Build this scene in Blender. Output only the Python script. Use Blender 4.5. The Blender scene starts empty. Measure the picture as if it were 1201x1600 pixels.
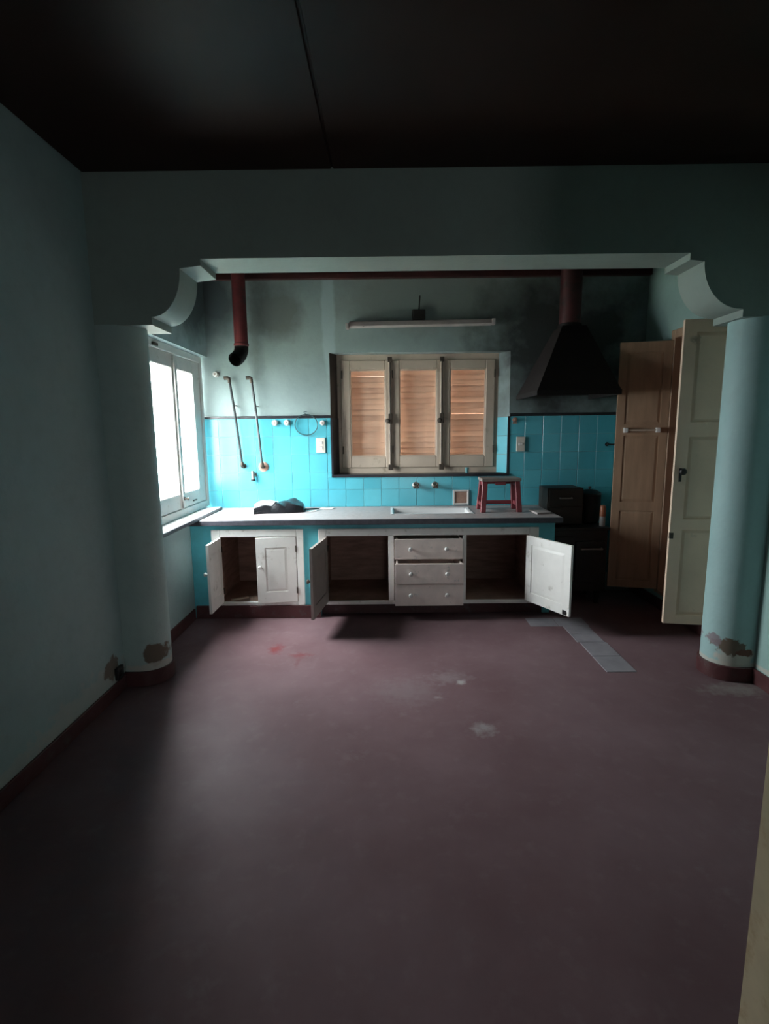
import bpy, bmesh, math, random
from mathutils import Vector, Matrix
random.seed(7)
PI = math.pi
SC = bpy.context.scene
COL = SC.collection

# ------------------------------------------------------------------ camera
cam_d = bpy.data.cameras.new('camera')
cam = bpy.data.objects.new('camera', cam_d)
COL.objects.link(cam)
F_PX, PITCH, YAW, ROLL = 815.8, math.radians(8.756), math.radians(-0.313), math.radians(-0.6)
cam_d.sensor_fit = 'VERTICAL'
cam_d.sensor_height = 24.0
cam_d.lens = F_PX / 1600.0 * 24.0
cam_d.clip_start = 0.03
_A = Matrix(((math.cos(YAW), -math.sin(YAW), 0), (math.sin(YAW), math.cos(YAW), 0), (0, 0, 1)))
_B = Matrix(((1, 0, 0), (0, -math.sin(PITCH), -math.cos(PITCH)), (0, math.cos(PITCH), -math.sin(PITCH))))
_C = Matrix(((math.cos(ROLL), -math.sin(ROLL), 0), (math.sin(ROLL), math.cos(ROLL), 0), (0, 0, 1)))
_M = _C @ _B @ _A
_R = Matrix((_M[0], -_M[1], -_M[2])).transposed().to_4x4()
cam.matrix_world = Matrix.Translation((0, 0, 1.5)) @ _R
SC.camera = cam

# ------------------------------------------------------------------ sky, daylight, exposure
SC.view_settings.view_transform = 'Standard'
SC.view_settings.look = 'None'
SC.view_settings.gamma = 1.0
SC.view_settings.use_curve_mapping = False
SC.view_settings.exposure = 0.0
world = bpy.data.worlds.new('overcast_sky')
SC.world = world
world.use_nodes = True
_wn = world.node_tree
_bg = _wn.nodes['Background']
_bg.inputs[0].default_value = (0.95, 0.985, 1.0, 1)
# overcast sky: three times as bright overhead as at the horizon
_tc = _wn.nodes.new('ShaderNodeTexCoord')
_sx = _wn.nodes.new('ShaderNodeSeparateXYZ')
_mr = _wn.nodes.new('ShaderNodeMapRange')
ZENITH = 88.0
_mr.inputs['To Min'].default_value = ZENITH / 3
_mr.inputs['To Max'].default_value = ZENITH
_wn.links.new(_tc.outputs['Generated'], _sx.inputs[0])
_wn.links.new(_sx.outputs['Z'], _mr.inputs['Value'])
_wn.links.new(_mr.outputs[0], _bg.inputs[1])


def portal(name, loc, size, rot):
    """Guides the sampling of the sky through an opening; gives no light of its own."""
    l = bpy.data.lights.new(name, 'AREA')
    l.shape = 'RECTANGLE'
    l.size, l.size_y = size
    l.cycles.is_portal = True
    o = bpy.data.objects.new(name, l)
    COL.objects.link(o)
    o.location = loc
    o.rotation_euler = rot
    return o


portal('daylight_portal_kitchen', (-1.80, 4.15, 1.5), (1.35, 1.25), (0, -PI / 2, 0))
portal('daylight_portal_hall', (0.5, -3.62, 0.62), (0.76, 0.28), (PI / 2, 0, 0))  # fill light through the opening added in the unseen hall

# ------------------------------------------------------------------ materials


class NT:
    def __init__(self, name):
        self.m = bpy.data.materials.new(name)
        self.m.use_nodes = True
        self.t = self.m.node_tree
        self.b = self.t.nodes['Principled BSDF']
        self.pos = None

    def n(self, typ, **kw):
        x = self.t.nodes.new(typ)
        for k, v in kw.items():
            setattr(x, k, v)
        return x

    def l(self, a, b):
        self.t.links.new(a, b)

    def P(self):
        if self.pos is None:
            self.pos = self.n('ShaderNodeNewGeometry').outputs['Position']
        return self.pos

    def noise(self, scale, detail=4, rough=0.55, stretch=None):
        x = self.n('ShaderNodeTexNoise')
        x.inputs['Scale'].default_value = scale
        x.inputs['Detail'].default_value = detail
        x.inputs['Roughness'].default_value = rough
        src = self.P()
        if stretch:
            v = self.n('ShaderNodeVectorMath', operation='MULTIPLY')
            v.inputs[1].default_value = stretch
            self.l(src, v.inputs[0])
            src = v.outputs[0]
        self.l(src, x.inputs['Vector'])
        return x.outputs['Fac']

    def ramp(self, fac, lo, hi, a=0.0, b=1.0):
        x = self.n('ShaderNodeMapRange')
        x.inputs['From Min'].default_value = lo
        x.inputs['From Max'].default_value = hi
        x.inputs['To Min'].default_value = a
        x.inputs['To Max'].default_value = b
        self.l(fac, x.inputs['Value'])
        return x.outputs[0]

    def mix(self, fac, a, b):
        x = self.n('ShaderNodeMix', data_type='RGBA')
        if isinstance(fac, float):
            x.inputs['Factor'].default_value = fac
        else:
            self.l(fac, x.inputs['Factor'])
        for sock, v in ((x.inputs[6], a), (x.inputs[7], b)):
            if isinstance(v, tuple):
                sock.default_value = (*v, 1)
            else:
                self.l(v, sock)
        return x.outputs[2]

    def math(self, op, a, b):
        x = self.n('ShaderNodeMath', operation=op)
        for i, v in enumerate((a, b)):
            if isinstance(v, (int, float)):
                x.inputs[i].default_value = v
            else:
                self.l(v, x.inputs[i])
        return x.outputs[0]

    def blob(self, c, r, ns=9.0, k=0.9, soft=0.25):
        """A stain of irregular outline round the place c with radii r."""
        s = self.n('ShaderNodeVectorMath', operation='SUBTRACT')
        self.l(self.P(), s.inputs[0])
        s.inputs[1].default_value = c
        d = self.n('ShaderNodeVectorMath', operation='DIVIDE')
        self.l(s.outputs[0], d.inputs[0])
        d.inputs[1].default_value = r
        ln = self.n('ShaderNodeVectorMath', operation='LENGTH')
        self.l(d.outputs[0], ln.inputs[0])
        nz = self.noise(ns, 5, 0.6)
        v = self.math('ADD', ln.outputs['Value'], self.ramp(nz, 0.3, 0.7, -k / 2, k / 2))
        return self.ramp(v, 1.0 - soft, 1.0, 1.0, 0.0)

    def bump(self, fac, strength=0.2, dist=0.01):
        x = self.n('ShaderNodeBump')
        x.inputs['Strength'].default_value = strength
        x.inputs['Distance'].default_value = dist
        self.l(fac, x.inputs['Height'])
        self.l(x.outputs[0], self.b.inputs['Normal'])

    def done(self, col, rough=0.6, metal=0.0, spec=0.5):
        if isinstance(col, tuple):
            self.b.inputs['Base Color'].default_value = (*col, 1)
        else:
            self.l(col, self.b.inputs['Base Color'])
        if isinstance(rough, (int, float)):
            self.b.inputs['Roughness'].default_value = rough
        else:
            self.l(rough, self.b.inputs['Roughness'])
        self.b.inputs['Metallic'].default_value = metal
        self.b.inputs['Specular IOR Level'].default_value = spec
        return self.m


def plain(name, col, rough=0.55, var=0.18, scale=6.0, metal=0.0, bump=0.0, stretch=None, spec=0.5, dirt=None, dirt_lo=0.56):
    t = NT(name)
    f = t.noise(scale, 5, 0.6, stretch)
    lo = tuple(c * (1 - var) for c in col)
    hi = tuple(min(1, c * (1 + var)) for c in col)
    c = t.mix(t.ramp(f, 0.3, 0.7), lo, hi)
    if dirt:
        c = t.mix(t.ramp(t.noise(scale * 2.3, 6, 0.65), dirt_lo, dirt_lo + 0.16), c, dirt)
    if bump:
        t.bump(t.noise(scale * 8, 4), bump, 0.004)
    return t.done(c, rough, metal, spec)


def wall_paint(name, col, dull, blobs=(), bump=0.25):
    t = NT(name)
    c = t.mix(t.ramp(t.noise(1.6, 5, 0.6), 0.35, 0.68), col, dull)
    c = t.mix(t.ramp(t.noise(14, 4, 0.6), 0.5, 0.8, 0.0, 0.25), c, tuple(x * 0.75 for x in dull))
    for (cc, rr, bc, ns, k, soft, amt) in blobs:
        f = t.blob(cc, rr, ns, k, soft)
        if amt < 1:
            f = t.math('MULTIPLY', f, amt)
        c = t.mix(f, c, bc)
    t.bump(t.noise(38, 5), bump, 0.006)
    return t.done(c, 0.62, 0, 0.35)


PLASTER = (0.17, 0.13, 0.10)
PALE = (0.55, 0.52, 0.46)
M = {}
M['wall_left'] = wall_paint('aqua_wall_paint', (0.41, 0.54, 0.545), (0.35, 0.46, 0.47), [
    ((-1.58, 2.55, 0.12), (0.5, 0.45, 0.10), PALE, 14, 1.2, 0.3, 0.4),
    ((-1.58, 1.85, 0.10), (0.5, 0.6, 0.06), PALE, 16, 1.2, 0.3, 0.35),
    ((-1.58, 4.45, 2.62), (0.3, 0.75, 0.42), (0.07, 0.09, 0.095), 3, 0.5, 0.5, 0.8),  # soot above the window, with shade painted into it
    ((-1.58, 2.80, 0.18), (0.5, 0.08, 0.07), PLASTER, 20, 0.8, 0.2, 0.9)])
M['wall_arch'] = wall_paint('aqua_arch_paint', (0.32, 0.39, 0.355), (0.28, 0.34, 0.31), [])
M['column_l'] = wall_paint('aqua_column_paint', (0.43, 0.55, 0.53), (0.38, 0.49, 0.48), [
    ((-1.41, 2.95, 0.19), (0.06, 0.2, 0.075), PLASTER, 18, 0.5, 0.15, 1.0),
    ((-1.40, 2.98, 0.11), (0.2, 0.3, 0.03), PALE, 20, 0.8, 0.3, 0.8)])
M['column_r'] = wall_paint('pale_aqua_column_paint', (0.38, 0.56, 0.56), (0.34, 0.50, 0.50), [
    ((2.06, 2.94, 0.15), (0.10, 0.2, 0.085), PALE, 16, 0.7, 0.2, 0.9),
    ((2.04, 2.94, 0.21), (0.085, 0.2, 0.050), PLASTER, 24, 0.7, 0.15, 1.0),
    ((2.11, 2.94, 0.18), (0.05, 0.2, 0.022), (0.16, 0.07, 0.05), 30, 0.7, 0.15, 1.0),
    ((1.97, 3.0, 0.24), (0.022, 0.2, 0.04), (0.25, 0.2, 0.22), 30, 0.6, 0.2, 0.9),
    ((2.0, 3.0, 0.10), (0.3, 0.3, 0.018), PALE, 20, 0.8, 0.3, 0.8)])
M['wall_back'] = wall_paint('sooty_blue_grey_paint', (0.30, 0.385, 0.38), (0.24, 0.315, 0.315), [
    ((-0.95, 4.76, 2.55), (0.30, 0.4, 0.30), (0.15, 0.17, 0.16), 4, 0.6, 0.5, 0.8),
    ((-1.50, 4.76, 2.62), (0.30, 0.4, 0.42), (0.06, 0.075, 0.08), 3, 0.4, 0.6, 0.85),  # corner soot, also painted dark for the shade over the left window
    ((0.55, 4.76, 2.65), (1.3, 0.4, 0.36), (0.21, 0.24, 0.23), 3, 0.5, 0.4, 0.75),
    ((1.6, 4.76, 2.2), (0.95, 0.4, 0.95), (0.045, 0.05, 0.05), 3, 0.5, 0.6, 0.95),
    ((-1.14, 4.76, 2.45), (0.10, 0.4, 0.5), (0.10, 0.12, 0.12), 4, 0.5, 0.6, 0.7),
    ((-0.50, 4.76, 2.5), (0.07, 0.4, 0.6), (0.42, 0.55, 0.57), 5, 0.3, 0.3, 0.7)])
M['wall_right'] = wall_paint('green_aqua_paint', (0.36, 0.54, 0.51), (0.32, 0.48, 0.45), [
    ((2.17, 2.7, 0.11), (0.2, 0.6, 0.02), PALE, 20, 0.8, 0.3, 0.8)])
M['counter_blue'] = plain('turquoise_gloss_paint', (0.13, 0.56, 0.66), 0.35, 0.14, 5)
M['grout'] = plain('pale_grout', (0.45, 0.62, 0.64), 0.8, 0.1, 9)


def tile_mat():
    t = NT('turquoise_glazed_tile')
    oi = t.n('ShaderNodeObjectInfo').outputs['Random']
    c = t.mix(oi, (0.085, 0.43, 0.53), (0.115, 0.50, 0.60))
    c = t.mix(t.ramp(t.noise(5, 5, 0.6), 0.4, 0.75, 0, 0.35), c, (0.07, 0.33, 0.40))
    return t.done(c, 0.22, 0, 0.5)


M['tile'] = tile_mat()


def floor_mat():
    t = NT('worn_oxblood_floor_paint')
    c = t.mix(t.ramp(t.noise(1.3, 6, 0.62), 0.35, 0.68), (0.168, 0.098, 0.108), (0.222, 0.143, 0.156))
    c = t.mix(t.ramp(t.noise(11, 5, 0.6), 0.55, 0.8, 0, 0.4), c, (0.26, 0.19, 0.20))
    c = t.mix(t.ramp(t.noise(3.0, 6, 0.7), 0.62, 0.72, 0, 0.4), c, (0.26, 0.21, 0.22))
    for (cc, rr, bc, amt) in (
        ((-0.79, 3.47, 0), (0.06, 0.10, 0.1), (0.20, 0.05, 0.055), 1.0),
        ((-0.60, 3.36, 0), (0.10, 0.05, 0.1), (0.19, 0.06, 0.065), 0.95),
        ((-0.60, 3.25, 0), (0.02, 0.10, 0.1), (0.17, 0.07, 0.075), 0.6),
        ((0.37, 3.02, 0), (0.17, 0.10, 0.1), (0.29, 0.24, 0.25), 0.5),
        ((0.435, 2.96, 0), (0.035, 0.04, 0.1), (0.42, 0.39, 0.38), 0.9),
        ((0.28, 2.78, 0), (0.03, 0.02, 0.1), (0.35, 0.32, 0.32), 0.6),
        ((0.475, 2.46, 0), (0.075, 0.075, 0.1), (0.35, 0.32, 0.32), 0.7),
        ((0.10, 2.85, 0), (0.25, 0.20, 0.1), (0.26, 0.21, 0.22), 0.4),
        ((2.05, 2.85, 0), (0.28, 0.10, 0.1), (0.30, 0.27, 0.25), 0.7)):
        c = t.mix(t.math('MULTIPLY', t.blob(cc, rr, 22, 0.9, 0.8), amt), c, bc)
    t.bump(t.noise(26, 4), 0.10, 0.004)
    return t.done(c, t.ramp(t.noise(2.2, 4), 0.3, 0.7, 0.46, 0.62), 0, 0.09)


M['floor'] = floor_mat()
M['grey_tile'] = plain('lavender_grey_floor_tile', (0.28, 0.26, 0.285), 0.5, 0.16, 7)
M['baseboard'] = plain('dark_oxblood_paint', (0.085, 0.028, 0.030), 0.45, 0.25, 7, dirt=(0.10, 0.075, 0.07))
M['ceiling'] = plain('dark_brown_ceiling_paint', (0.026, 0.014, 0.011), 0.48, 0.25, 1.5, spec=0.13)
M['red_trim'] = plain('dark_red_timber', (0.055, 0.013, 0.013), 0.5, 0.3, 5)
M['border'] = plain('black_border_tile', (0.022, 0.022, 0.028), 0.3, 0.2, 6)
M['white_wood'] = plain('chipped_white_paint', (0.86, 0.84, 0.81), 0.42, 0.06, 5, dirt=(0.42, 0.38, 0.33), dirt_lo=0.60)
M['grey_wood'] = plain('grimy_grey_brown_paint', (0.36, 0.31, 0.285), 0.5, 0.12, 5)  # grey-brown stands in for shade on the door face turned from the window
M['dark_lining'] = plain('dark_brown_lining', (0.060, 0.042, 0.036), 0.6, 0.25, 6)  # brown with the shade of the left reveal put into the colour
M['white_frame'] = plain('white_window_paint', (0.62, 0.60, 0.57), 0.45, 0.08, 5, dirt=(0.33, 0.27, 0.22), dirt_lo=0.60)
M['cream_wood'] = plain('yellowed_cream_paint', (0.52, 0.425, 0.34), 0.5, 0.1, 4, dirt=(0.30, 0.23, 0.16), dirt_lo=0.60)
M['drawer'] = plain('scuffed_grey_paint', (0.86, 0.73, 0.68), 0.5, 0.12, 7, dirt=(0.36, 0.37, 0.37), dirt_lo=0.60)
M['inside'] = plain('dark_brown_bare_wood', (0.38, 0.24, 0.19), 0.7, 0.3, 5, stretch=(1, 1, 6))
M['closet_out'] = plain('dull_cream_door_paint', (0.80, 0.61, 0.46), 0.45, 0.10, 3, dirt=(0.20, 0.16, 0.11), dirt_lo=0.62)
M['closet_in'] = plain('tan_varnished_wood', (0.38, 0.25, 0.165), 0.5, 0.16, 4, stretch=(5, 5, 0.6))
M['near_door'] = plain('worn_ochre_cream_paint', (0.62, 0.50, 0.33), 0.5, 0.2, 4, dirt=(0.42, 0.26, 0.13), dirt_lo=0.52)
M['worktop'] = plain('grey_granolithic_stone', (0.37, 0.325, 0.32), 0.45, 0.15, 30, dirt=(0.25, 0.21, 0.20))
M['worktop_edge'] = plain('dark_stone_edge', (0.065, 0.065, 0.08), 0.4, 0.3, 30)
M['enamel'] = plain('white_enamel', (0.72, 0.72, 0.72), 0.2, 0.05, 6)
M['marble'] = plain('pale_stone_sill', (0.62, 0.60, 0.60), 0.35, 0.12, 8)
M['iron'] = plain('black_cast_iron', (0.014, 0.013, 0.013), 0.55, 0.4, 9)
M['soot'] = plain('sooty_sheet_metal', (0.008, 0.006, 0.006), 0.85, 0.4, 4)
M['hood_side'] = plain('sooty_hood_metal', (0.010, 0.006, 0.006), 0.7, 0.4, 4)
M['hood_flue'] = plain('sooty_red_flue', (0.055, 0.012, 0.014), 0.5, 0.35, 5, dirt=(0.02, 0.012, 0.012), dirt_lo=0.52)
M['dark_red'] = plain('dull_red_enamel', (0.125, 0.024, 0.026), 0.4, 0.35, 5, dirt=(0.05, 0.03, 0.03), dirt_lo=0.55)
M['stool_red'] = plain('brick_red_paint', (0.22, 0.045, 0.055), 0.4, 0.2, 9, dirt=(0.30, 0.18, 0.16), dirt_lo=0.60)
M['stool_top'] = plain('scuffed_grey_brown_wood', (0.24, 0.20, 0.18), 0.55, 0.2, 9)
M['steel'] = plain('dull_steel', (0.32, 0.31, 0.30), 0.38, 0.2, 12, metal=0.8)
M['lead'] = plain('grey_pipe_metal', (0.030, 0.034, 0.036), 0.55, 0.25, 12, spec=0.3)
M['steel_pipe'] = plain('dull_grey_pipe', (0.085, 0.095, 0.10), 0.55, 0.4, 9, spec=0.3)
M['brass'] = plain('tarnished_brass', (0.075, 0.058, 0.045), 0.5, 0.3, 20, metal=0.3)
M['rust'] = plain('rusty_flange', (0.33, 0.20, 0.15), 0.7, 0.3, 20)
M['porcelain'] = plain('white_porcelain', (0.68, 0.66, 0.64), 0.25, 0.08, 9)
M['plastic'] = plain('ivory_plastic', (0.66, 0.62, 0.55), 0.4, 0.06, 9)
M['wire'] = plain('dark_teal_wire', (0.03, 0.07, 0.075), 0.5, 0.2, 9)
M['black'] = plain('black_plastic', (0.012, 0.012, 0.014), 0.4, 0.2, 9)
M['bag'] = plain('shiny_black_plastic', (0.014, 0.015, 0.018), 0.24, 0.3, 9, spec=0.8)
M['bag_grey'] = plain('pale_grey_lining', (0.26, 0.27, 0.28), 0.35, 0.2, 14)  # pale colour that paints the sheen on the black bag
M['paper'] = plain('white_paper', (0.78, 0.78, 0.76), 0.7, 0.04, 9)
M['orange'] = plain('orange_tin', (0.26, 0.08, 0.035), 0.45, 0.2, 12)
M['tin'] = plain('grey_tin', (0.34, 0.33, 0.33), 0.45, 0.15, 12)
M['teal'] = plain('teal_plastic', (0.12, 0.32, 0.34), 0.4, 0.1, 9)
M['lamp'] = plain('pinkish_white_batten', (0.44, 0.39, 0.38), 0.5, 0.12, 6)
M['iron_box'] = plain('brown_black_iron', (0.020, 0.015, 0.012), 0.55, 0.4, 7)
M['plaster'] = plain('bare_plaster', (0.20, 0.20, 0.20), 0.8, 0.15, 4)
M['ground'] = plain('outside_garden_soil', (0.16, 0.16, 0.13), 0.9, 0.1, 2)


def slat_mat():
    t = NT('pale_wood_slat')
    f = t.noise(7, 5, 0.6, (1, 1, 5))
    oi = t.n('ShaderNodeObjectInfo').outputs['Random']
    c = t.mix(t.ramp(f, 0.3, 0.7), (0.50, 0.35, 0.27), (0.62, 0.45, 0.35))
    c = t.mix(t.math('MULTIPLY', oi, 0.5), c, (0.70, 0.54, 0.43))
    t.done(c, 0.5)
    tr = t.n('ShaderNodeBsdfTranslucent')
    t.l(c, tr.inputs['Color'])
    mx = t.n('ShaderNodeMixShader')
    mx.inputs[0].default_value = 0.13
    t.l(t.b.outputs[0], mx.inputs[1])
    t.l(tr.outputs[0], mx.inputs[2])
    t.l(mx.outputs[0], t.t.nodes['Material Output'].inputs['Surface'])
    return t.m


M['slat'] = slat_mat()


def glass_mat():
    t = NT('window_glass')
    tr = t.n('ShaderNodeBsdfTransparent')
    tr.inputs[0].default_value = (0.95, 0.97, 0.97, 1)
    gl = t.n('ShaderNodeBsdfGlossy')
    gl.inputs['Roughness'].default_value = 0.03
    mx = t.n('ShaderNodeMixShader')
    mx.inputs[0].default_value = 0.04
    t.l(tr.outputs[0], mx.inputs[1])
    t.l(gl.outputs[0], mx.inputs[2])
    t.l(mx.outputs[0], t.t.nodes['Material Output'].inputs['Surface'])
    return t.m


M['glass'] = glass_mat()

# ------------------------------------------------------------------ mesh helpers
WL = {}      # world location of unrotated things / parts


class MB:
    def __init__(self):
        self.v, self.f = [], []

    def add(self, vs, fs):
        o = len(self.v)
        self.v += [tuple(p) for p in vs]
        self.f += [tuple(i + o for i in f) for f in fs]
        return self

    def box(self, x0, x1, y0, y1, z0, z1):
        return self.add([(x0, y0, z0), (x1, y0, z0), (x1, y1, z0), (x0, y1, z0), (x0, y0, z1), (x1, y0, z1), (x1, y1, z1), (x0, y1, z1)],
                        [(0, 3, 2, 1), (4, 5, 6, 7), (0, 1, 5, 4), (1, 2, 6, 5), (2, 3, 7, 6), (3, 0, 4, 7)])

    def hexa(self, lo, hi):
        """Eight corners: lower loop and upper loop of four."""
        return self.add(list(lo) + list(hi), [(0, 3, 2, 1), (4, 5, 6, 7), (0, 1, 5, 4), (1, 2, 6, 5), (2, 3, 7, 6), (3, 0, 4, 7)])

    def prism(self, poly, a, b, fn):
        n = len(poly)
        vs = [fn(p, q, a) for p, q in poly] + [fn(p, q, b) for p, q in poly]
        fs = [tuple(range(n))[::-1], tuple(range(n, 2 * n))]
        fs += [(i, (i + 1) % n, n + (i + 1) % n, n + i) for i in range(n)]
        return self.add(vs, fs)

    def tube(self, pts, r, n=12, caps=True):
        pts = [Vector(p) for p in pts]
        rs = r if isinstance(r, (list, tuple)) else [r] * len(pts)
        d0 = (pts[1] - pts[0]).normalized()
        u = d0.cross(Vector((0, 0, 1)))
        if u.length < 1e-3:
            u = Vector((1, 0, 0))
        u.normalize()
        vs = []
        for i, p in enumerate(pts):
            a = pts[max(i - 1, 0)]
            b = pts[min(i + 1, len(pts) - 1)]
            d = (b - a).normalized()
            u = (u - d * u.dot(d)).normalized()
            w = d.cross(u)
            vs += [p + (u * math.cos(k * 2 * PI / n) + w * math.sin(k * 2 * PI / n)) * rs[i] for k in range(n)]
        fs = []
        for i in range(len(pts) - 1):
            for k in range(n):
                k2 = (k + 1) % n
                fs.append((i * n + k, i * n + k2, (i + 1) * n + k2, (i + 1) * n + k))
        if caps:
            fs.append(tuple(range(n))[::-1])
            fs.append(tuple(range((len(pts) - 1) * n, len(pts) * n)))
        return self.add(vs, fs)

    def lathe(self, prof, c, axis, n=20):
        """prof = [(radius, height along axis)], c = base point."""
        ax = Vector(axis).normalized()
        c = Vector(c)
        u = ax.orthogonal().normalized()
        w = ax.cross(u)
        vs = []
        for r, h in prof:
            r = max(r, 1e-4)
            vs += [c + ax * h + (u * math.cos(k * 2 * PI / n) + w * math.sin(k * 2 * PI / n)) * r for k in range(n)]
        fs = []
        for i in range(len(prof) - 1):
            for k in range(n):
                k2 = (k + 1) % n
                fs.append((i * n + k, i * n + k2, (i + 1) * n + k2, (i + 1) * n + k))
        fs.append(tuple(range(n))[::-1])
        fs.append(tuple(range((len(prof) - 1) * n, len(prof) * n)))
        return self.add(vs, fs)

    def build(self, name, mat, parent=None, bevel=0.0, smooth=False, local=False, seg=2, origin=None):
        if local:
            o0 = Vector((0, 0, 0))
        elif origin is not None:
            o0 = Vector(origin)
        else:
            xs, ys, zs = zip(*self.v)
            o0 = Vector(((min(xs) + max(xs)) / 2, (min(ys) + max(ys)) / 2, min(zs)))
        me = bpy.data.meshes.new(name)
        me.from_pydata([Vector(p) - o0 for p in self.v], [], self.f)
        bm = bmesh.new()
        bm.from_mesh(me)
        bmesh.ops.recalc_face_normals(bm, faces=bm.faces)
        if bevel:
            es = [e for e in bm.edges if len(e.link_faces) == 2 and e.calc_face_angle(0) > 0.6]
            bmesh.ops.bevel(bm, geom=es, offset=bevel, segments=seg, affect='EDGES', profile=0.6, clamp_overlap=True)
        bm.to_mesh(me)
        bm.free()
        if smooth:
            me.shade_smooth()
            me.set_sharp_from_angle(angle=math.radians(40))
        me.materials.append(M[mat] if isinstance(mat, str) else mat)
        o = bpy.data.objects.new(name, me)
        COL.objects.link(o)
        if parent is not None:
            o.parent = parent
            o.location = (0, 0, 0) if local else o0 - WL[parent]
        else:
            o.location = o0
        WL[o] = o0
        return o


def thing(name, label, cat, loc, group=None):
    o = bpy.data.objects.new(name, None)
    o.empty_display_size = 0.05
    COL.objects.link(o)
    o.location = loc
    WL[o] = Vector(loc)
    return tag(o, label, cat, group)


def tag(o, label, cat, group=None):
    o['label'] = label
    o['category'] = cat
    if group:
        o['group'] = group
    return o


def struct(o, label=None):
    o['kind'] = 'structure'
    if label:
        o['label'] = label
    return o


XZ = lambda p, q, t: (p, t, q)
XY = lambda p, q, t: (p, q, t)
YZ = lambda p, q, t: (t, p, q)

# ------------------------------------------------------------------ room dimensions
XL, XR, XRK = -1.58, 2.17, 2.28        # left wall, right wall of the room, right wall of the kitchen
YB = 4.763                              # kitchen back wall
YA0, YA1 = 2.95, 3.21                   # arch wall
ZC = 2.85
YF = -0.10                              # front wall (added doorway behind the camera)
YH = -3.5                               # end of the added hall
CT = 0.82                               # worktop height

# floor
fl = struct(MB().box(XL - 0.2, 2.75, YH - 0.2, YB + 0.05, -0.12, 0.0).build('floor', 'floor', origin=(0, 2, 0)), 'dark red painted floor with worn patches')
tile_cache = {}


def small_tile(name, mat, w, h, d, bev, parent, wloc, rot=None):
    """A flat square piece, mesh shared between pieces of equal size; w, h face, d thick (face towards -Y)."""
    k = (name, round(w, 4), round(h, 4), d)
    if k not in tile_cache:
        o = MB().box(-w / 2, w / 2, -d, 0, 0, h).build(name, mat, None, bev, local=True, seg=1)
        tile_cache[k] = o.data
    else:
        o = bpy.data.objects.new(name, tile_cache[k])
        COL.objects.link(o)
    o.parent = parent
    o.location = Vector(wloc) - WL[parent]
    if rot:
        o.rotation_euler = rot
    return o


# grey tiles of the stove's old hearth edge, laid flush in the red floor
for (x0, x1, y0, y1) in ((1.10, 1.315, 3.855, 4.03), (1.32, 1.55, 3.855, 4.03), (1.345, 1.54, 3.70, 3.85), (1.345, 1.54, 3.545, 3.695),
                         (1.36, 1.55, 3.31, 3.54), (1.36, 1.55, 3.075, 3.305)):
    MB().box(x0, x1, y0, y1, -0.02, 0.0035).build('floor_tile', 'grey_tile', fl, 0.002, seg=1)

# ceiling: dark sheets with open joints
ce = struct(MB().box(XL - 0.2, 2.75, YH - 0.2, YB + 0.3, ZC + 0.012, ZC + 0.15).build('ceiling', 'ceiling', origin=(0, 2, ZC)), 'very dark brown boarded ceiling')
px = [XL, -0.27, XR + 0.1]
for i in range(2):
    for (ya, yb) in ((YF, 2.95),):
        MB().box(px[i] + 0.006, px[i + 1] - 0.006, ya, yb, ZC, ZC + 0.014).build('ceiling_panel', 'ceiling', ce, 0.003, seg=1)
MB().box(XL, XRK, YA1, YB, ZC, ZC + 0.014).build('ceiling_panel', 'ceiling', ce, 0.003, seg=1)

# left wall, with the window opening of the kitchen (Y 3.50..YB, z 0.84..2.16)
w = MB()
WO0, WO1 = 0.84, 2.165
w.box(XL - 0.18, XL, YH, 3.50, 0, ZC + 0.01)
w.box(XL - 0.18, XL, 3.50, YB + 0.15, 0, WO0 - 0.02)
w.box(XL - 0.18, XL, 3.50, YB + 0.15, WO1, ZC + 0.01)
struct(w.build('wall_left', 'wall_left', origin=(XL, 2, 0)), 'aqua painted wall on the left')

# back wall with the window opening
WX0, WX1, WZ0, WZ1 = -0.50, 1.10, 1.105, 2.19
w = MB()
w.box(XL - 0.18, WX0, YB, YB + 0.25, 0, ZC + 0.01)
w.box(WX1, 2.75, YB, YB + 0.25, 0, ZC + 0.01)
w.box(WX0, WX1, YB, YB + 0.25, 0, WZ0 - 0.012)
w.box(WX0, WX1, YB, YB + 0.25, WZ1, ZC + 0.01)
wb = struct(w.build('wall_back', 'wall_back', origin=(0, YB, 0)), 'sooty kitchen back wall, turquoise tiles below, blue-grey paint above')
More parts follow.
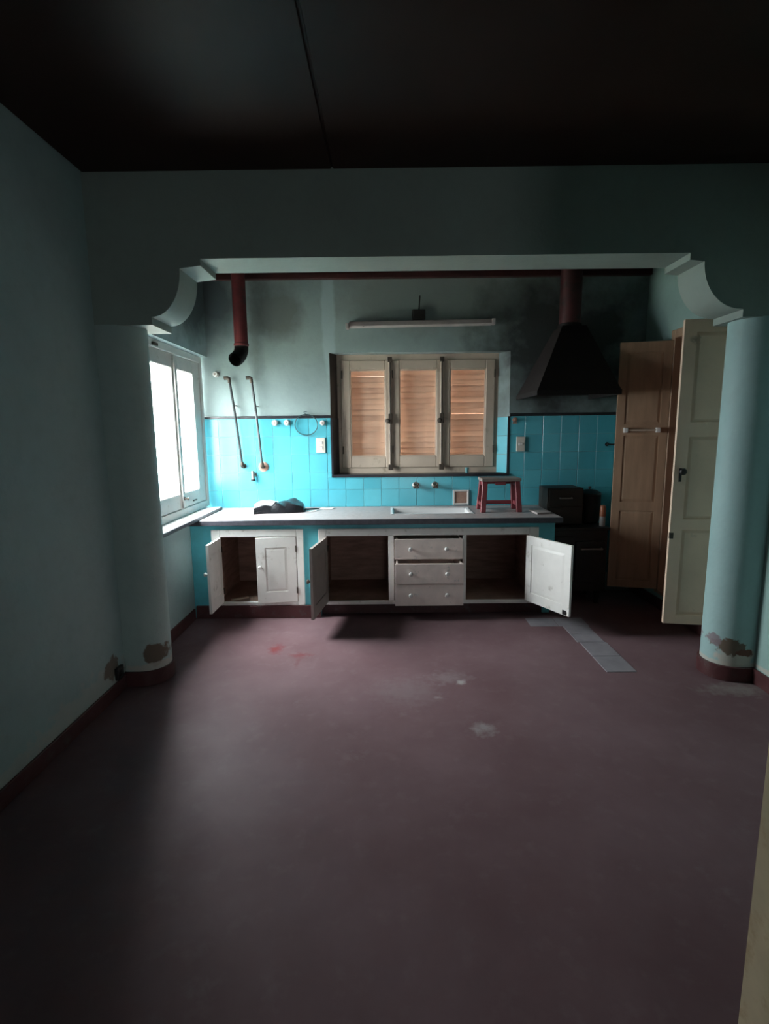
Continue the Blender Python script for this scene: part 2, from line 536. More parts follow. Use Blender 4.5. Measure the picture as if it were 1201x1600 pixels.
# grout bed and tiles
TB, TS = 0.82, 0.161
ZT = TB + 5 * TS                                    # 1.625
g = MB()
g.box(XL - 0.09, WX0, YB - 0.004, YB, TB - 0.2, ZT)
g.box(WX1, XRK, YB - 0.004, YB, 0.10, ZT)
g.box(WX0, WX1, YB - 0.004, YB, TB - 0.2, WZ0 - 0.012)
g.build('grout_bed', 'grout', wb)
GAP = 0.0035
for k in range(-4, 21):
    xa, xb = -1.025 + 0.162 * k, -1.025 + 0.162 * (k + 1)
    xa, xb = max(xa, XL - 0.08), min(xb, XRK - 0.003)
    if xb - xa < 0.02:
        continue
    rows = range(-4, 5) if xa > 1.36 else range(0, 5)
    for j in rows:
        za, zb = TB + TS * j, TB + TS * (j + 1)
        a, b = xa, xb
        if zb > WZ0 - 0.01 and b > WX0 and a < WX1:
            if za >= WZ0 - 0.03:
                if a < WX0:
                    b = WX0
                elif b > WX1:
                    a = WX1
                else:
                    continue
            else:
                zo, zb = zb, WZ0 - 0.014
                if a < WX0 - 0.015:
                    small_tile('tile', 'tile', WX0 - a - GAP, zo - zb - 0.0016, 0.0075, 0.0012, wb, ((a + WX0) / 2, YB, zb + 0.0008))
                if b > WX1 + 0.015:
                    small_tile('tile', 'tile', b - WX1 - GAP, zo - zb - 0.0016, 0.0075, 0.0012, wb, ((b + WX1) / 2, YB, zb + 0.0008))
        if b - a < 0.015 or zb - za < 0.02:
            continue
        small_tile('tile', 'tile', b - a - GAP, zb - za - 0.0016, 0.0075, 0.0012, wb, ((a + b) / 2, YB, za + 0.0008))
# splayed reveals of the window; the right one is tiled below the border
RX0, RX1, RD = -0.445, 1.018, 0.105
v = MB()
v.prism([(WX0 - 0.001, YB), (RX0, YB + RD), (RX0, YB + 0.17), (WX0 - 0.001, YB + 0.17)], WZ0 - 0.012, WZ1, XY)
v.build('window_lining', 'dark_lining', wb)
v = MB()
v.prism([(WX1 + 0.001, YB), (RX1, YB + RD), (RX1, YB + 0.17), (WX1 + 0.001, YB + 0.17)], WZ0 - 0.012, WZ1, XY)
v.build('window_reveal', 'wall_back', wb)
ra = math.atan2(RD, WX1 - RX1)
rl = math.hypot(RD, WX1 - RX1)
for j in range(3):
    za = WZ0 + 0.012 + j * 0.168
    small_tile('tile', 'tile', rl - 0.006, 0.164, 0.0055, 0.0012, wb, ((WX1 + RX1) / 2, YB + RD / 2, za), (0, 0, -ra))

# dark border strip above the tiles, edging round the window
t = MB()
t.box(XL - 0.08, WX0 + 0.0, YB - 0.014, YB, ZT, ZT + 0.024)
struct(t.build('trim_1', 'border', None, 0.004, seg=1), 'black border strip above the tiles left of the window')
t = MB()
t.box(WX1, XRK, YB - 0.014, YB, ZT, ZT + 0.024)
struct(t.build('trim_2', 'border', None, 0.004, seg=1), 'black border strip above the tiles right of the window')
t = MB()
t.prism([(WX0 - 0.004, YB - 0.010), (WX0 + 0.014, YB - 0.010), (RX0 + 0.006, YB + RD), (RX0 - 0.004, YB + RD), (WX0 - 0.004, YB + 0.004)], WZ0 + 0.012, ZT, XY)
t.box(WX1 - 0.012, WX1 + 0.008, YB - 0.010, YB - 0.0005, WZ0 + 0.012, ZT)
t.box(WX0 - 0.002, WX1 + 0.008, YB - 0.020, YB + 0.11, WZ0 - 0.014, WZ0 + 0.011)
struct(t.build('trim_3', 'border', None), 'black edging round the tiled lower part of the back window')
# dark red timber along the top of the back wall
struct(MB().box(XL, XRK, YB - 0.05, YB, 2.80, ZC).build('trim_4', 'red_trim', None, 0.006), 'dark red timber batten along the top of the kitchen wall')

# right wall of the room and of the kitchen (closet opening Y 3.42..4.24)
struct(MB().box(XR, XR + 0.4, YF - 0.1, YA0 + 0.05, 0, ZC + 0.01).build('wall_right', 'wall_right', None, origin=(XR, 1.5, 0)), 'green aqua wall on the right of the column')
CY0, CY1, CZ0, CZ1 = 3.40, 4.26, 0.13, 2.215
w = MB()
w.box(XRK, XRK + 0.06, YA0 + 0.05, CY0, 0, ZC + 0.01)
w.box(XRK, XRK + 0.06, CY1, YB, 0, ZC + 0.01)
w.box(XRK, XRK + 0.06, CY0, CY1, 0, CZ0)
w.box(XRK, XRK + 0.06, CY0, CY1, CZ1, ZC + 0.01)
struct(w.build('wall_kitchen_right', 'wall_right', None, origin=(XRK, 4, 0)), 'kitchen right wall around the built-in closet')

# arch wall: flat soffit, fillets and quarter-round corbels


def arc(cx, cz, a, b, t0, t1, n=14):
    return [(cx + a * math.cos(t0 + (t1 - t0) * i / n), cz + b * math.sin(t0 + (t1 - t0) * i / n)) for i in range(n + 1)]


prof = [(XL - 0.02, ZC + 0.01), (XL - 0.02, 2.085), (-1.265, 2.085), (-1.265, 2.125)]
prof += arc(-1.262, 2.372, 0.165, 0.245, -PI / 2, 0)
prof += [(-0.985, 2.385), (-0.985, 2.42), (1.62, 2.42), (1.62, 2.385), (1.695, 2.378)]
prof += arc(1.915, 2.378, 0.217, 0.245, PI, 1.5 * PI)
prof += [(1.925, 2.131), (1.925, 2.092), (XRK + 0.2, 2.092), (XRK + 0.2, ZC + 0.01)]
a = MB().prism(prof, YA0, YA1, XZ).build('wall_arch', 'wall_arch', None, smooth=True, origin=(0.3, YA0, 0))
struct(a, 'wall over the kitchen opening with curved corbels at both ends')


def stub(cx, cy, r, xwall, z0, z1, out=0.0):
    r2 = r + out
    s = 1 if xwall < cx else -1
    pts = [(xwall, cy - r2)] + [(cx + s * r2 * math.cos(t), cy + r2 * math.sin(t)) for t in [-PI / 2 + PI * i / 20 for i in range(21)]] + [(xwall, cy + r2)]
    return MB().prism(pts, z0, z1, XY)


c1 = struct(stub(-1.49, 3.075, 0.13, XL - 0.01, 0, 2.088).build('column', 'column_l', None, smooth=True), 'round-nosed aqua column at the left wall, patch of bare plaster at its foot')
c1['category'] = 'column'
c2 = struct(stub(2.085, 3.075, 0.135, XRK + 0.1, 0, 2.095).build('column', 'column_r', None, smooth=True), 'round-nosed pale aqua column on the right with crumbling plaster at its foot')
c2['category'] = 'column'
# baseboards
BH = 0.092
struct(stub(-1.49, 3.075, 0.13, XL - 0.005, 0, BH, 0.014).build('baseboard_column_left', 'baseboard', None, 0.003, True, seg=1))
struct(stub(2.085, 3.075, 0.135, XRK + 0.05, 0, BH, 0.014).build('baseboard_column_right', 'baseboard', None, 0.003, True, seg=1))
struct(MB().box(XL, XL + 0.014, YF, 2.93, 0, BH * 0.9).build('baseboard_left', 'baseboard', None, 0.003, seg=1))
struct(MB().box(XL, XL + 0.014, 3.22, 4.07, 0, BH).build('baseboard_kitchen_left', 'baseboard', None, 0.003, seg=1))
struct(MB().box(XR - 0.014, XR, YF, 2.925, 0, BH).build('baseboard_right', 'baseboard', None, 0.003, seg=1))
struct(MB().box(XRK - 0.014, XRK, 3.225, YB, 0, BH).build('baseboard_kitchen_right', 'baseboard', None, 0.003, seg=1))

# added doorway and unseen hall, with a small opening to let in fill light
w = MB()
w.box(XL, -0.80, YF - 0.1, YF, 0, ZC + 0.01)
w.box(0.78, XR, YF - 0.1, YF, 0, ZC + 0.01)
w.box(-0.80, 0.78, YF - 0.1, YF, 2.1, ZC + 0.01)
struct(w.build('wall_front', 'plaster', None, origin=(0, YF, 0)))
w = MB()
w.box(XL, 0.15, YH - 0.1, YH, 0, ZC + 0.01)
w.box(0.85, 2.75, YH - 0.1, YH, 0, ZC + 0.01)
w.box(0.15, 0.85, YH - 0.1, YH, 0, 0.50)
w.box(0.15, 0.85, YH - 0.1, YH, 0.74, ZC + 0.01)
struct(w.build('wall_hall_end', 'plaster', None, origin=(0, YH, 0)))
struct(MB().box(2.45, 2.75, YH, YF - 0.1, 0, ZC + 0.01).build('wall_hall_right', 'plaster', None, origin=(2.45, -1, 0)))
# the ground outside
struct(MB().box(-14, -1.9, -12, 18, -0.6, -0.5).build('ground_outside', 'ground', None), 'ground outside the left window')

# ------------------------------------------------------------------ left kitchen window
W1 = thing('window_1', 'bright white window beside the left column', 'window', (-1.66, 4.12, 0.84))
del W1['category']
struct(W1)
XW0, XW1 = -1.69, -1.625
y0, y1, z0, z1 = 3.52, 4.735, 0.845, 2.16
f = MB()
f.box(XW0, XW1, y0, y0 + 0.05, z0, z1)
f.box(XW0, XW1, y1 - 0.05, y1, z0, z1)
f.box(XW0, XW1, y0 + 0.05, y1 - 0.05, z0, z0 + 0.06)
f.box(XW0, XW1, y0 + 0.05, y1 - 0.05, z1 - 0.055, z1)
f.build('window_frame', 'white_frame', W1, 0.004, seg=1)


def casement(ya, yb, za, zb, st_a, st_b, rb, rt):
    c = MB()
    xa, xb = -1.675, -1.637
    c.box(xa, xb, ya, ya + st_a, za, zb)
    c.box(xa, xb, yb - st_b, yb, za, zb)
    c.box(xa, xb, ya + st_a, yb - st_b, za, za + rb)
    c.box(xa, xb, ya + st_a, yb - st_b, zb - rt, zb)
    o = c.build('casement', 'white_frame', W1, 0.004, seg=1)
    MB().box(-1.660, -1.656, ya + st_a, yb - st_b, za + rb, zb - rt).build('pane', 'glass', o)
    return o


ca = casement(3.572, 4.150, 0.907, 2.103, 0.06, 0.055, 0.12, 0.105)
cb = casement(4.154, 4.683, 0.907, 2.103, 0.055, 0.15, 0.12, 0.105)
MB().box(-1.637, -1.622, 4.122, 4.160, 0.91, 2.10).build('cover_strip', 'white_frame', ca, 0.003, seg=1)
k = MB().lathe([(0.014, 0), (0.014, 0.006), (0.006, 0.01), (0.006, 0.02), (0.013, 0.026), (0.012, 0.036), (0.001, 0.04)], (-1.622, 4.142, 0.985), (1, 0, 0), 12)
k.build('latch_knob', 'brass', ca, smooth=True)
MB().box(-1.636, -1.628, 4.36, 4.44, 0.935, 0.947).build('bolt', 'brass', cb, 0.002, seg=1)
MB().box(-1.624, -1.610, 3.75, 3.83, 2.115, 2.135).build('bolt_plate', 'brass', W1, 0.002, seg=1)
s = MB().box(-1.75, -1.497, 3.30, 4.66, 0.8225, 0.845).build('window_sill', 'marble', W1, 0.003, seg=1)
MB().box(-1.497, -1.489, 3.30, 4.66, 0.816, 0.843).build('sill_edge', 'worktop_edge', s, 0.002, seg=1)

# ------------------------------------------------------------------ back window with three casements and slatted blinds
W2 = thing('window_2', 'three-leaf cream window with slatted blinds in the tiled back wall', 'window', (0.3, YB + 0.12, WZ0))
del W2['category']
struct(W2)
FY0, FY1 = YB + 0.105, YB + 0.165
fx0, fx1, fz0, fz1 = RX0, RX1, WZ0 + 0.012, WZ1 - 0.002
f = MB()
f.box(fx0, fx0 + 0.03, FY0, FY1, fz0, fz1)
f.box(fx1 - 0.03, fx1, FY0, FY1, fz0, fz1)
f.box(fx0 + 0.03, fx1 - 0.03, FY0, FY1, fz0, fz0 + 0.05)
f.box(fx0 + 0.03, fx1 - 0.03, FY0, FY1, fz1 - 0.05, fz1)
f.box(fx0 + 0.03, fx0 + 0.075, FY0 + 0.032, FY1 + 0.005, fz0 - 0.02, fz1)
f.box(fx1 - 0.075, fx1 - 0.03, FY0 + 0.032, FY1 + 0.005, fz0 - 0.02, fz1)
f.box(fx0 + 0.075, fx1 - 0.075, FY0 + 0.032, FY1 + 0.005, fz0 - 0.03, fz0 + 0.10)
f.box(fx0 + 0.075, fx1 - 0.075, FY0 + 0.032, FY1 + 0.005, fz1 - 0.09, fz1)
f.box(fx0, fx0 + 0.03, FY0 + 0.01, FY1, WZ0 - 0.012, fz0)
f.box(fx1 - 0.03, fx1, FY0 + 0.01, FY1, WZ0 - 0.012, fz0)
f.box(fx0 + 0.03, fx1 - 0.03, FY0 + 0.008, FY0 + 0.032, WZ0 - 0.012, fz0)
f.build('window_frame', 'cream_wood', W2, 0.0)
leaves = ((-0.412, 0.040, 0.085, 0.050), (0.044, 0.508, 0.076, 0.050), (0.512, 0.985, 0.068, 0.082))
lz0, lz1 = fz0 + 0.052, fz1 - 0.052
for i, (xa, xb, sa, sb) in enumerate(leaves):
    c = MB()
    ya, yb = FY0 - 0.012, FY0 + 0.03
    c.box(xa, xa + sa, ya, yb, lz0, lz1)
    c.box(xb - sb, xb, ya, yb, lz0, lz1)
    c.box(xa + sa, xb - sb, ya, yb, lz0, lz0 + 0.105)
    c.box(xa + sa, xb - sb, ya, yb, lz1 - 0.085, lz1)
    o = c.build('casement', 'cream_wood', W2, 0.005, seg=1)
    b = MB()
    gx0, gx1, gz0, gz1 = xa + sa, xb - sb, lz0 + 0.105, lz1 - 0.085
    MB().box(gx0, gx1, FY0 + 0.010, FY0 + 0.013, gz0, gz1).build('pane', 'glass', o)
    bd = MB()
    bd.box(gx0, gx0 + 0.008, ya + 0.004, ya + 0.02, gz0, gz1)
    bd.box(gx1 - 0.008, gx1, ya + 0.004, ya + 0.02, gz0, gz1)
    bd.box(gx0 + 0.008, gx1 - 0.008, ya + 0.004, ya + 0.02, gz0, gz0 + 0.008)
    bd.box(gx0 + 0.008, gx1 - 0.008, ya + 0.004, ya + 0.02, gz1 - 0.008, gz1)
    bd.build('glazing_bead', 'cream_wood', o, 0.002, seg=1)
    if i < 2:
        rod_x = xb - 0.004
        MB().box(xb - 0.016, xb + 0.014, ya - 0.014, ya + 0.0, lz0, lz1).build('cover_strip', 'cream_wood', o, 0.004, seg=1)
        MB().tube([(rod_x, ya - 0.020, lz0 - 0.02), (rod_x, ya - 0.020, lz1 + 0.02)], 0.006, 8).build('bolt_rod', 'brass', o, smooth=True)
        MB().box(rod_x - 0.018, rod_x + 0.018, ya - 0.032, ya - 0.014, 1.57, 1.66).build('lock_case', 'brass', o, 0.004)
        MB().lathe([(0.008, 0), (0.008, 0.018), (0.020, 0.026), (0.022, 0.036), (0.014, 0.046), (0.001, 0.048)], (rod_x - 0.014, ya - 0.030, 1.595), (-0.3, -1, 0), 14).build('knob', 'brass', o, smooth=True)
        MB().box(rod_x - 0.022, rod_x + 0.022, ya - 0.03, ya - 0.012, lz0 - 0.022, lz0 + 0.03).build('keeper', 'brass', o, 0.004)
        MB().box(rod_x - 0.020, rod_x + 0.020, ya - 0.03, ya - 0.012, lz1 - 0.02, lz1 + 0.024).build('keeper', 'brass', o, 0.004)
    for zh in (lz0 + 0.13, lz1 - 0.16):
        xh = xa + 0.008 if i != 2 else xb - 0.008
        MB().tube([(xh + 0.004, ya - 0.006, zh), (xh + 0.004, ya - 0.006, zh + 0.07)], 0.006, 8).build('hinge', 'brass', o, smooth=True)
BLN = ('leftmost', 'middle', 'rightmost')
for i, (xa, xb, sa, sb) in enumerate(leaves):
    gx0, gx1 = xa + sa, xb - sb
    bl = thing('slatted_blind', ('pale wood slatted blind behind the leftmost leaf of the back window',
                                 'pale wood slatted blind behind the middle leaf of the back window',
                                 'pale wood slatted blind behind the rightmost leaf, lit by chinks of daylight')[i], 'blind', ((gx0 + gx1) / 2, YB + 0.185, lz0), 'slatted blinds of the back window')
    n, hgt = 18, 0.054
    zz = lz0 + 0.075
    sw = (gx1 - gx0) + 0.085
    sm = MB().prism([(-0.007, 0.0), (0.007, 0.0), (0.008, hgt * 0.5), (0.004, hgt), (-0.003, hgt), (-0.008, hgt * 0.5)], -sw / 2, sw / 2, YZ)
    proto = None
    for j in range(n):
        if proto is None:
            so = sm.build('slat', 'slat', bl, 0.0, smooth=True, local=True)
            proto = so
        else:
            so = proto.copy()
            COL.objects.link(so)
            so.parent = bl
        gapc = random.random()
        so.location = (random.uniform(-0.003, 0.003), random.uniform(-0.002, 0.002), zz - lz0)
        so.rotation_euler = (random.uniform(-0.05, 0.24), random.uniform(-0.004, 0.004), 0)
        zz += hgt + (-0.0004 if gapc < (0.08, 0.12, 0.22)[i] else -0.004)
    for s_ in (-1, 1):
        MB().box((gx0 + gx1) / 2 + s_ * (sw / 2 + 0.004) - 0.003, (gx0 + gx1) / 2 + s_ * (sw / 2 + 0.004) + 0.003, YB + 0.172, YB + 0.2, lz0 - 0.04, lz1 + 0.04).build('side_guide', 'cream_wood', bl)
# solid brickwork light trap is the wall itself; bottom rail of each blind
    MB().box(gx0 - 0.04, gx1 + 0.04, YB + 0.176, YB + 0.194, lz0 + 0.0, lz0 + 0.074).build('bottom_rail', 'inside', bl, 0.003, seg=1)

# ------------------------------------------------------------------ worktop, blue base, sink
FY = 4.10                                   # face of the masonry base
EX = 1.335                                  # right end of it
b = MB()
b.box(XL + 0.002, -1.405, FY, FY + 0.07, 0.105, 0.78)
b.box(-0.685, -0.548, FY, FY + 0.07, 0.105, 0.78)
b.box(1.198, EX, FY, FY + 0.07, 0.105, 0.78)
b.box(-1.405, -0.685, FY, FY + 0.07, 0.735, 0.78)
b.box(-0.548, 1.198, FY, FY + 0.07, 0.735, 0.78)
b.box(EX - 0.06, EX, FY + 0.07, YB - 0.005, 0.0, 0.78)
b.box(XL + 0.002, -0.55, FY + 0.005, FY + 0.07, 0.0, 0.105)
tag(b.build('counter_base', 'counter_blue', None, origin=(-0.1, FY, 0)), 'turquoise painted masonry front under the long kitchen worktop', 'counter base')
struct(MB().box(XL + 0.014, -0.548, FY - 0.016, FY + 0.004, 0, 0.108).build('baseboard_counter', 'baseboard', None, 0.003, seg=1))
struct(MB().box(-0.548, EX - 0.06, FY + 0.08, FY + 0.10, 0, 0.108).build('baseboard_counter_recess', 'baseboard', None, 0.003, seg=1))

SX0, SX1, SY0, SY1 = 0.045, 0.705, 4.29, 4.64
wt = thing('worktop', 'long grey stone worktop with dark front edge along the tiled wall', 'worktop', (-0.1, 4.4, 0.78))
s = MB()
s.box(XL + 0.001, SX0, 4.058, YB - 0.008, 0.782, CT)
s.box(SX1, 1.372, 4.058, YB - 0.008, 0.782, CT)
s.box(SX0, SX1, 4.058, SY0, 0.782, CT)
s.box(SX0, SX1, SY1, YB - 0.008, 0.782, CT)
s.build('slab', 'worktop', wt)
e = MB()
e.box(XL + 0.001, 1.38, 4.048, 4.058, 0.776, CT - 0.002)
e.build('front_edge', 'worktop_edge', wt, 0.003, seg=1)
MB().box(1.372, 1.38, 4.058, YB - 0.008, 0.776, CT - 0.002).build('end_edge', 'worktop_edge', wt, 0.002, seg=1)

sk = thing('kitchen_sink', 'pale enamel sink sunk into the worktop below the taps', 'sink', ((SX0 + SX1) / 2, (SY0 + SY1) / 2, 0.66))
s = MB()
zb, th = 0.665, 0.012
s.box(SX0 + 0.001, SX1 - 0.001, SY0 + 0.001, SY1 - 0.001, zb - th, zb)
s.box(SX0 + 0.001, SX0 + th, SY0 + 0.001, SY1 - 0.001, zb, CT - 0.002)
s.box(SX1 - th, SX1 - 0.001, SY0 + 0.001, SY1 - 0.001, zb, CT - 0.002)
s.box(SX0 + th, SX1 - th, SY0 + 0.001, SY0 + th, zb, CT - 0.002)
s.box(SX0 + th, SX1 - th, SY1 - th, SY1 - 0.001, zb, CT - 0.002)
s.build('basin', 'enamel', sk)
r = MB()
r.box(SX0 - 0.015, SX1 + 0.015, SY1 - 0.004, SY1 + 0.014, CT, CT + 0.004)
r.box(SX0 - 0.015, SX1 + 0.015, SY0 - 0.014, SY0 + 0.004, CT, CT + 0.004)
r.box(SX0 - 0.015, SX0 + 0.004, SY0 + 0.004, SY1 - 0.004, CT, CT + 0.004)
r.box(SX1 - 0.004, SX1 + 0.015, SY0 + 0.004, SY1 - 0.004, CT, CT + 0.004)
r.build('rim', 'enamel', sk, 0.0015, seg=1)
MB().lathe([(0.026, 0), (0.026, 0.003), (0.012, 0.004), (0.012, 0.002)], (0.37, 4.46, zb), (0, 0, 1), 16).build('drain', 'steel', sk, smooth=True)

# ------------------------------------------------------------------ base cabinets


def leaf(parent, hinge, angle, wd, ht, th, panels, stile, mat, pmat, name='door', mirror=False, recess=0.006, panel_y=None):
    """Framed door leaf. Local x runs from the hinge to the free edge, local y is the thickness; panels = z ranges."""
    c = MB()
    xs0, xs1 = stile, wd - stile
    c.box(0, xs0, -th, 0, 0, ht)
    c.box(xs1, wd, -th, 0, 0, ht)
    prev = 0.0
    for (pa, pb) in panels:
        c.box(xs0, xs1, -th, 0, prev, pa)
        prev = pb
    c.box(xs0, xs1, -th, 0, prev, ht)
    o = c.build(name, mat, parent, local=True)
    o.location = Vector(hinge) - WL[parent]
    o.rotation_euler = (0, 0, angle)
    for (pa, pb) in panels:
        p = MB()
        e_ = 0.022
        ins = [(xs0, pa), (xs1, pa), (xs1, pb), (xs0, pb)]
        inn = [(xs0 + e_, pa + e_), (xs1 - e_, pa + e_), (xs1 - e_, pb - e_), (xs0 + e_, pb - e_)]
        for (ya, yb) in ((-recess, -recess * 0.35), (-th + recess, -th + recess * 0.35)):
            vs = [(x, ya, z) for x, z in ins] + [(x, yb, z) for x, z in inn]
            p.add(vs, [(0, 1, 5, 4), (1, 2, 6, 5), (2, 3, 7, 6), (3, 0, 4, 7), (4, 5, 6, 7)])
        po = p.build('panel', pmat or mat, o, local=True)
    return o


def knob(parent, loc, axis, mat='porcelain', s=1.0):
    m = MB().lathe([(0.010 * s, 0), (0.007 * s, 0.006 * s), (0.007 * s, 0.014 * s), (0.015 * s, 0.020 * s), (0.017 * s, 0.028 * s), (0.012 * s, 0.035 * s), (0.001, 0.037 * s)], (0, 0, 0), axis, 14)
    o = m.build('knob', mat, parent, smooth=True, local=True)
    o.location = loc
    return o


def hinges(door, ht, th):
    for z in (0.07, ht - 0.12):
        MB().tube([(0.0, 0.003, z), (0.0, 0.003, z + 0.05)], 0.005, 8).build('hinge', 'brass', door, smooth=True, local=True)


DZ0, DZ1 = 0.142, 0.675
DH = DZ1 - DZ0
# cabinet with the two small doors
K1 = thing('base_cabinet', 'white two-door base cabinet under the left end of the worktop', 'cabinet', (-1.045, 4.3, 0.105))
f = MB()
f.box(-1.41, -1.34, FY - 0.015, FY + 0.01, 0.110, 0.738)
f.box(-0.73, -0.675, FY - 0.015, FY + 0.01, 0.110, 0.738)
f.box(-1.34, -0.73, FY - 0.015, FY + 0.01, 0.678, 0.738)
f.box(-1.34, -0.73, FY - 0.015, FY + 0.01, 0.110, 0.140)
f.build('face_frame', 'white_wood', K1, 0.004, seg=1)
c = MB()
c.box(-1.40, -0.69, FY + 0.01, YB - 0.012, 0.115, 0.135)
c.box(-1.40, -0.69, YB - 0.03, YB - 0.012, 0.135, 0.77)
c.box(-1.40, -1.385, FY + 0.01, YB - 0.03, 0.135, 0.77)
c.box(-0.705, -0.69, FY + 0.01, YB - 0.03, 0.135, 0.77)
c.build('carcass', 'inside', K1)
d = leaf(K1, (-1.332, FY - 0.015, DZ0), math.radians(-91), 0.285, DH, 0.02, [(0.09, DH - 0.08)], 0.055, 'white_wood', None)
knob(d, (0.255, -0.02, 0.3), (0, -1, 0), 'porcelain')
hinges(d, DH, 0.02)
d = leaf(K1, (-0.735, FY - 0.015, DZ0), math.radians(180 + 7), 0.315, DH, 0.02, [(0.09, DH - 0.08)], 0.07, 'white_wood', None)
knob(d, (0.285, 0.0, 0.30), (0, 1, 0), 'porcelain')
hinges(d, DH, 0.02)
MB().box(-1.30, -1.16, 4.16, 4.19, 0.136, 0.150).build('loose_batten', 'cream_wood', None, 0.003, seg=1)
o = bpy.data.objects['loose_batten']
o.rotation_euler = (0, 0, 0.6)
tag(o, 'short strip of wood lying inside the open left cabinet', 'wood strip')

# cabinet with two doors and three drawers
K2 = thing('base_cabinet', 'wide base cabinet under the sink with drawers between two open doors', 'cabinet', (0.33, 4.3, 0.105))
f = MB()
f.box(-0.553, -0.490, FY - 0.015, FY + 0.01, 0.110, 0.738)
f.box(1.130, 1.205, FY - 0.015, FY + 0.01, 0.110, 0.738)
f.box(-0.490, 1.130, FY - 0.015, FY + 0.01, 0.678, 0.738)
f.box(-0.490, 1.130, FY - 0.015, FY + 0.01, 0.110, 0.140)
f.box(0.005, 0.050, FY - 0.015, FY + 0.01, 0.140, 0.678)
f.box(0.602, 0.630, FY - 0.015, FY + 0.01, 0.140, 0.678)
f.build('face_frame', 'white_wood', K2, 0.004, seg=1)
c = MB()
c.box(-0.545, 1.195, FY + 0.01, YB - 0.012, 0.115, 0.135)
c.box(-0.545, 1.195, YB - 0.03, YB - 0.012, 0.135, 0.64)
for x in (-0.545, 0.012, 0.605, 1.18):
    c.box(x, x + 0.015, FY + 0.01, YB - 0.03, 0.135, 0.64)
c.build('carcass', 'inside', K2)
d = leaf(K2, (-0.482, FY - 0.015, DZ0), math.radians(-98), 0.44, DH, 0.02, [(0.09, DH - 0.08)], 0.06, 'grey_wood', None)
knob(d, (0.405, -0.02, 0.28), (0, -1, 0), 'brass')
hinges(d, DH, 0.02)
d = leaf(K2, (1.122, FY - 0.015, DZ0), math.radians(-62), 0.46, DH, 0.02, [(0.075, DH - 0.07)], 0.06, 'white_wood', None)
knob(d, (0.43, 0.0, 0.27), (0, 1, 0), 'brass', 0.9)
hinges(d, DH, 0.02)
MB().box(0.40, 0.435, -0.026, -0.02, 0.005, 0.04).build('catch', 'black', d, 0.002, seg=1, local=True)
MB().box(0.405, 0.44, -0.024, 0.004, 0.004, 0.030).build('catch', 'black', d, 0.002, seg=1, local=True)
for (yo, za, zb_) in ((0.050, 0.492, 0.655), (0.115, 0.308, 0.470), (0.110, 0.128, 0.303)):
    yf = FY - yo
    m = MB()
    m.box(0.056, 0.596, yf, yf + 0.02, za, zb_)
    m.box(0.066, 0.080, yf + 0.02, yf + 0.44, za + 0.012, zb_ - 0.0)
    m.box(0.572, 0.586, yf + 0.02, yf + 0.44, za + 0.012, zb_ - 0.0)
    m.box(0.080, 0.572, yf + 0.43, yf + 0.44, za + 0.012, zb_ - 0.01)
    m.box(0.080, 0.572, yf + 0.02, yf + 0.43, za + 0.012, za + 0.02)
    o = m.build('drawer', 'drawer', K2, 0.0015, seg=1)
    for x in (0.180, 0.465):
        q = MB().lathe([(0.011, 0), (0.007, 0.006), (0.007, 0.014), (0.015, 0.020), (0.017, 0.028), (0.012, 0.035), (0.001, 0.037)], (x, yf, (za + zb_) / 2 + 0.005), (0, -1, 0), 14)
        q.build('knob', 'porcelain', o, smooth=True)

# ------------------------------------------------------------------ built-in closet on the right
CL = thing('closet', 'tall built-in closet with two open panelled doors behind the right column', 'closet', (XRK, 3.83, 0.13))
f = MB()
f.box(XRK - 0.016, XRK + 0.05, CY0 - 0.05, CY0 + 0.005, CZ0, CZ1 + 0.05)
f.box(XRK - 0.016, XRK + 0.05, CY1 - 0.005, CY1 + 0.05, CZ0, CZ1 + 0.05)
f.box(XRK - 0.016, XRK + 0.05, CY0 + 0.005, CY1 - 0.005, CZ1 - 0.015, CZ1 + 0.05)
f.box(XRK - 0.016, XRK + 0.05, CY0 + 0.005, CY1 - 0.005, CZ0, CZ0 + 0.03)
f.build('closet_frame', 'closet_in', CL, 0.004, seg=1)
c = MB()
c.box(XRK + 0.05, 2.64, CY0, CY1, CZ0, CZ0 + 0.02)
c.box(XRK + 0.05, 2.64, CY0, CY1, CZ1 - 0.02, CZ1)
c.box(2.62, 2.64, CY0, CY1, CZ0 + 0.02, CZ1 - 0.02)
c.box(XRK + 0.05, 2.62, CY0 - 0.02, CY0, CZ0, CZ1)
c.box(XRK + 0.05, 2.62, CY1, CY1 + 0.02, CZ0, CZ1)
c.build('carcass', 'inside', CL)
for z in (0.62, 1.12, 1.62):
    MB().box(XRK + 0.06, 2.62, CY0, CY1, z, z + 0.02).build('shelf', 'inside', CL)
PZ = [(0.065, 0.66), (0.735, 1.28), (1.375, 1.94)]
d1 = leaf(CL, (XRK - 0.02, 4.262, 0.165), math.radians(166), 0.385, 2.02, 0.026, PZ, 0.06, 'closet_in', None, recess=0.008)
d2 = leaf(CL, (XRK - 0.02, 3.418, 0.165), math.radians(171), 0.358, 2.02, 0.030, PZ, 0.075, 'closet_out', None, recess=0.012)
# towel rail on the inner face of the far door (faces the camera: local +y)
for x in (0.075, 0.315):
    q = MB()
    q.box(x - 0.016, x + 0.016, 0.0, 0.045, 1.305, 1.345)
    q.build('rail_bracket', 'porcelain', d1, 0.006, local=True)
MB().tube([(0.09, 0.03, 1.325), (0.30, 0.03, 1.325)], 0.008, 10).build('towel_rail', 'cream_wood', d1, smooth=True, local=True)
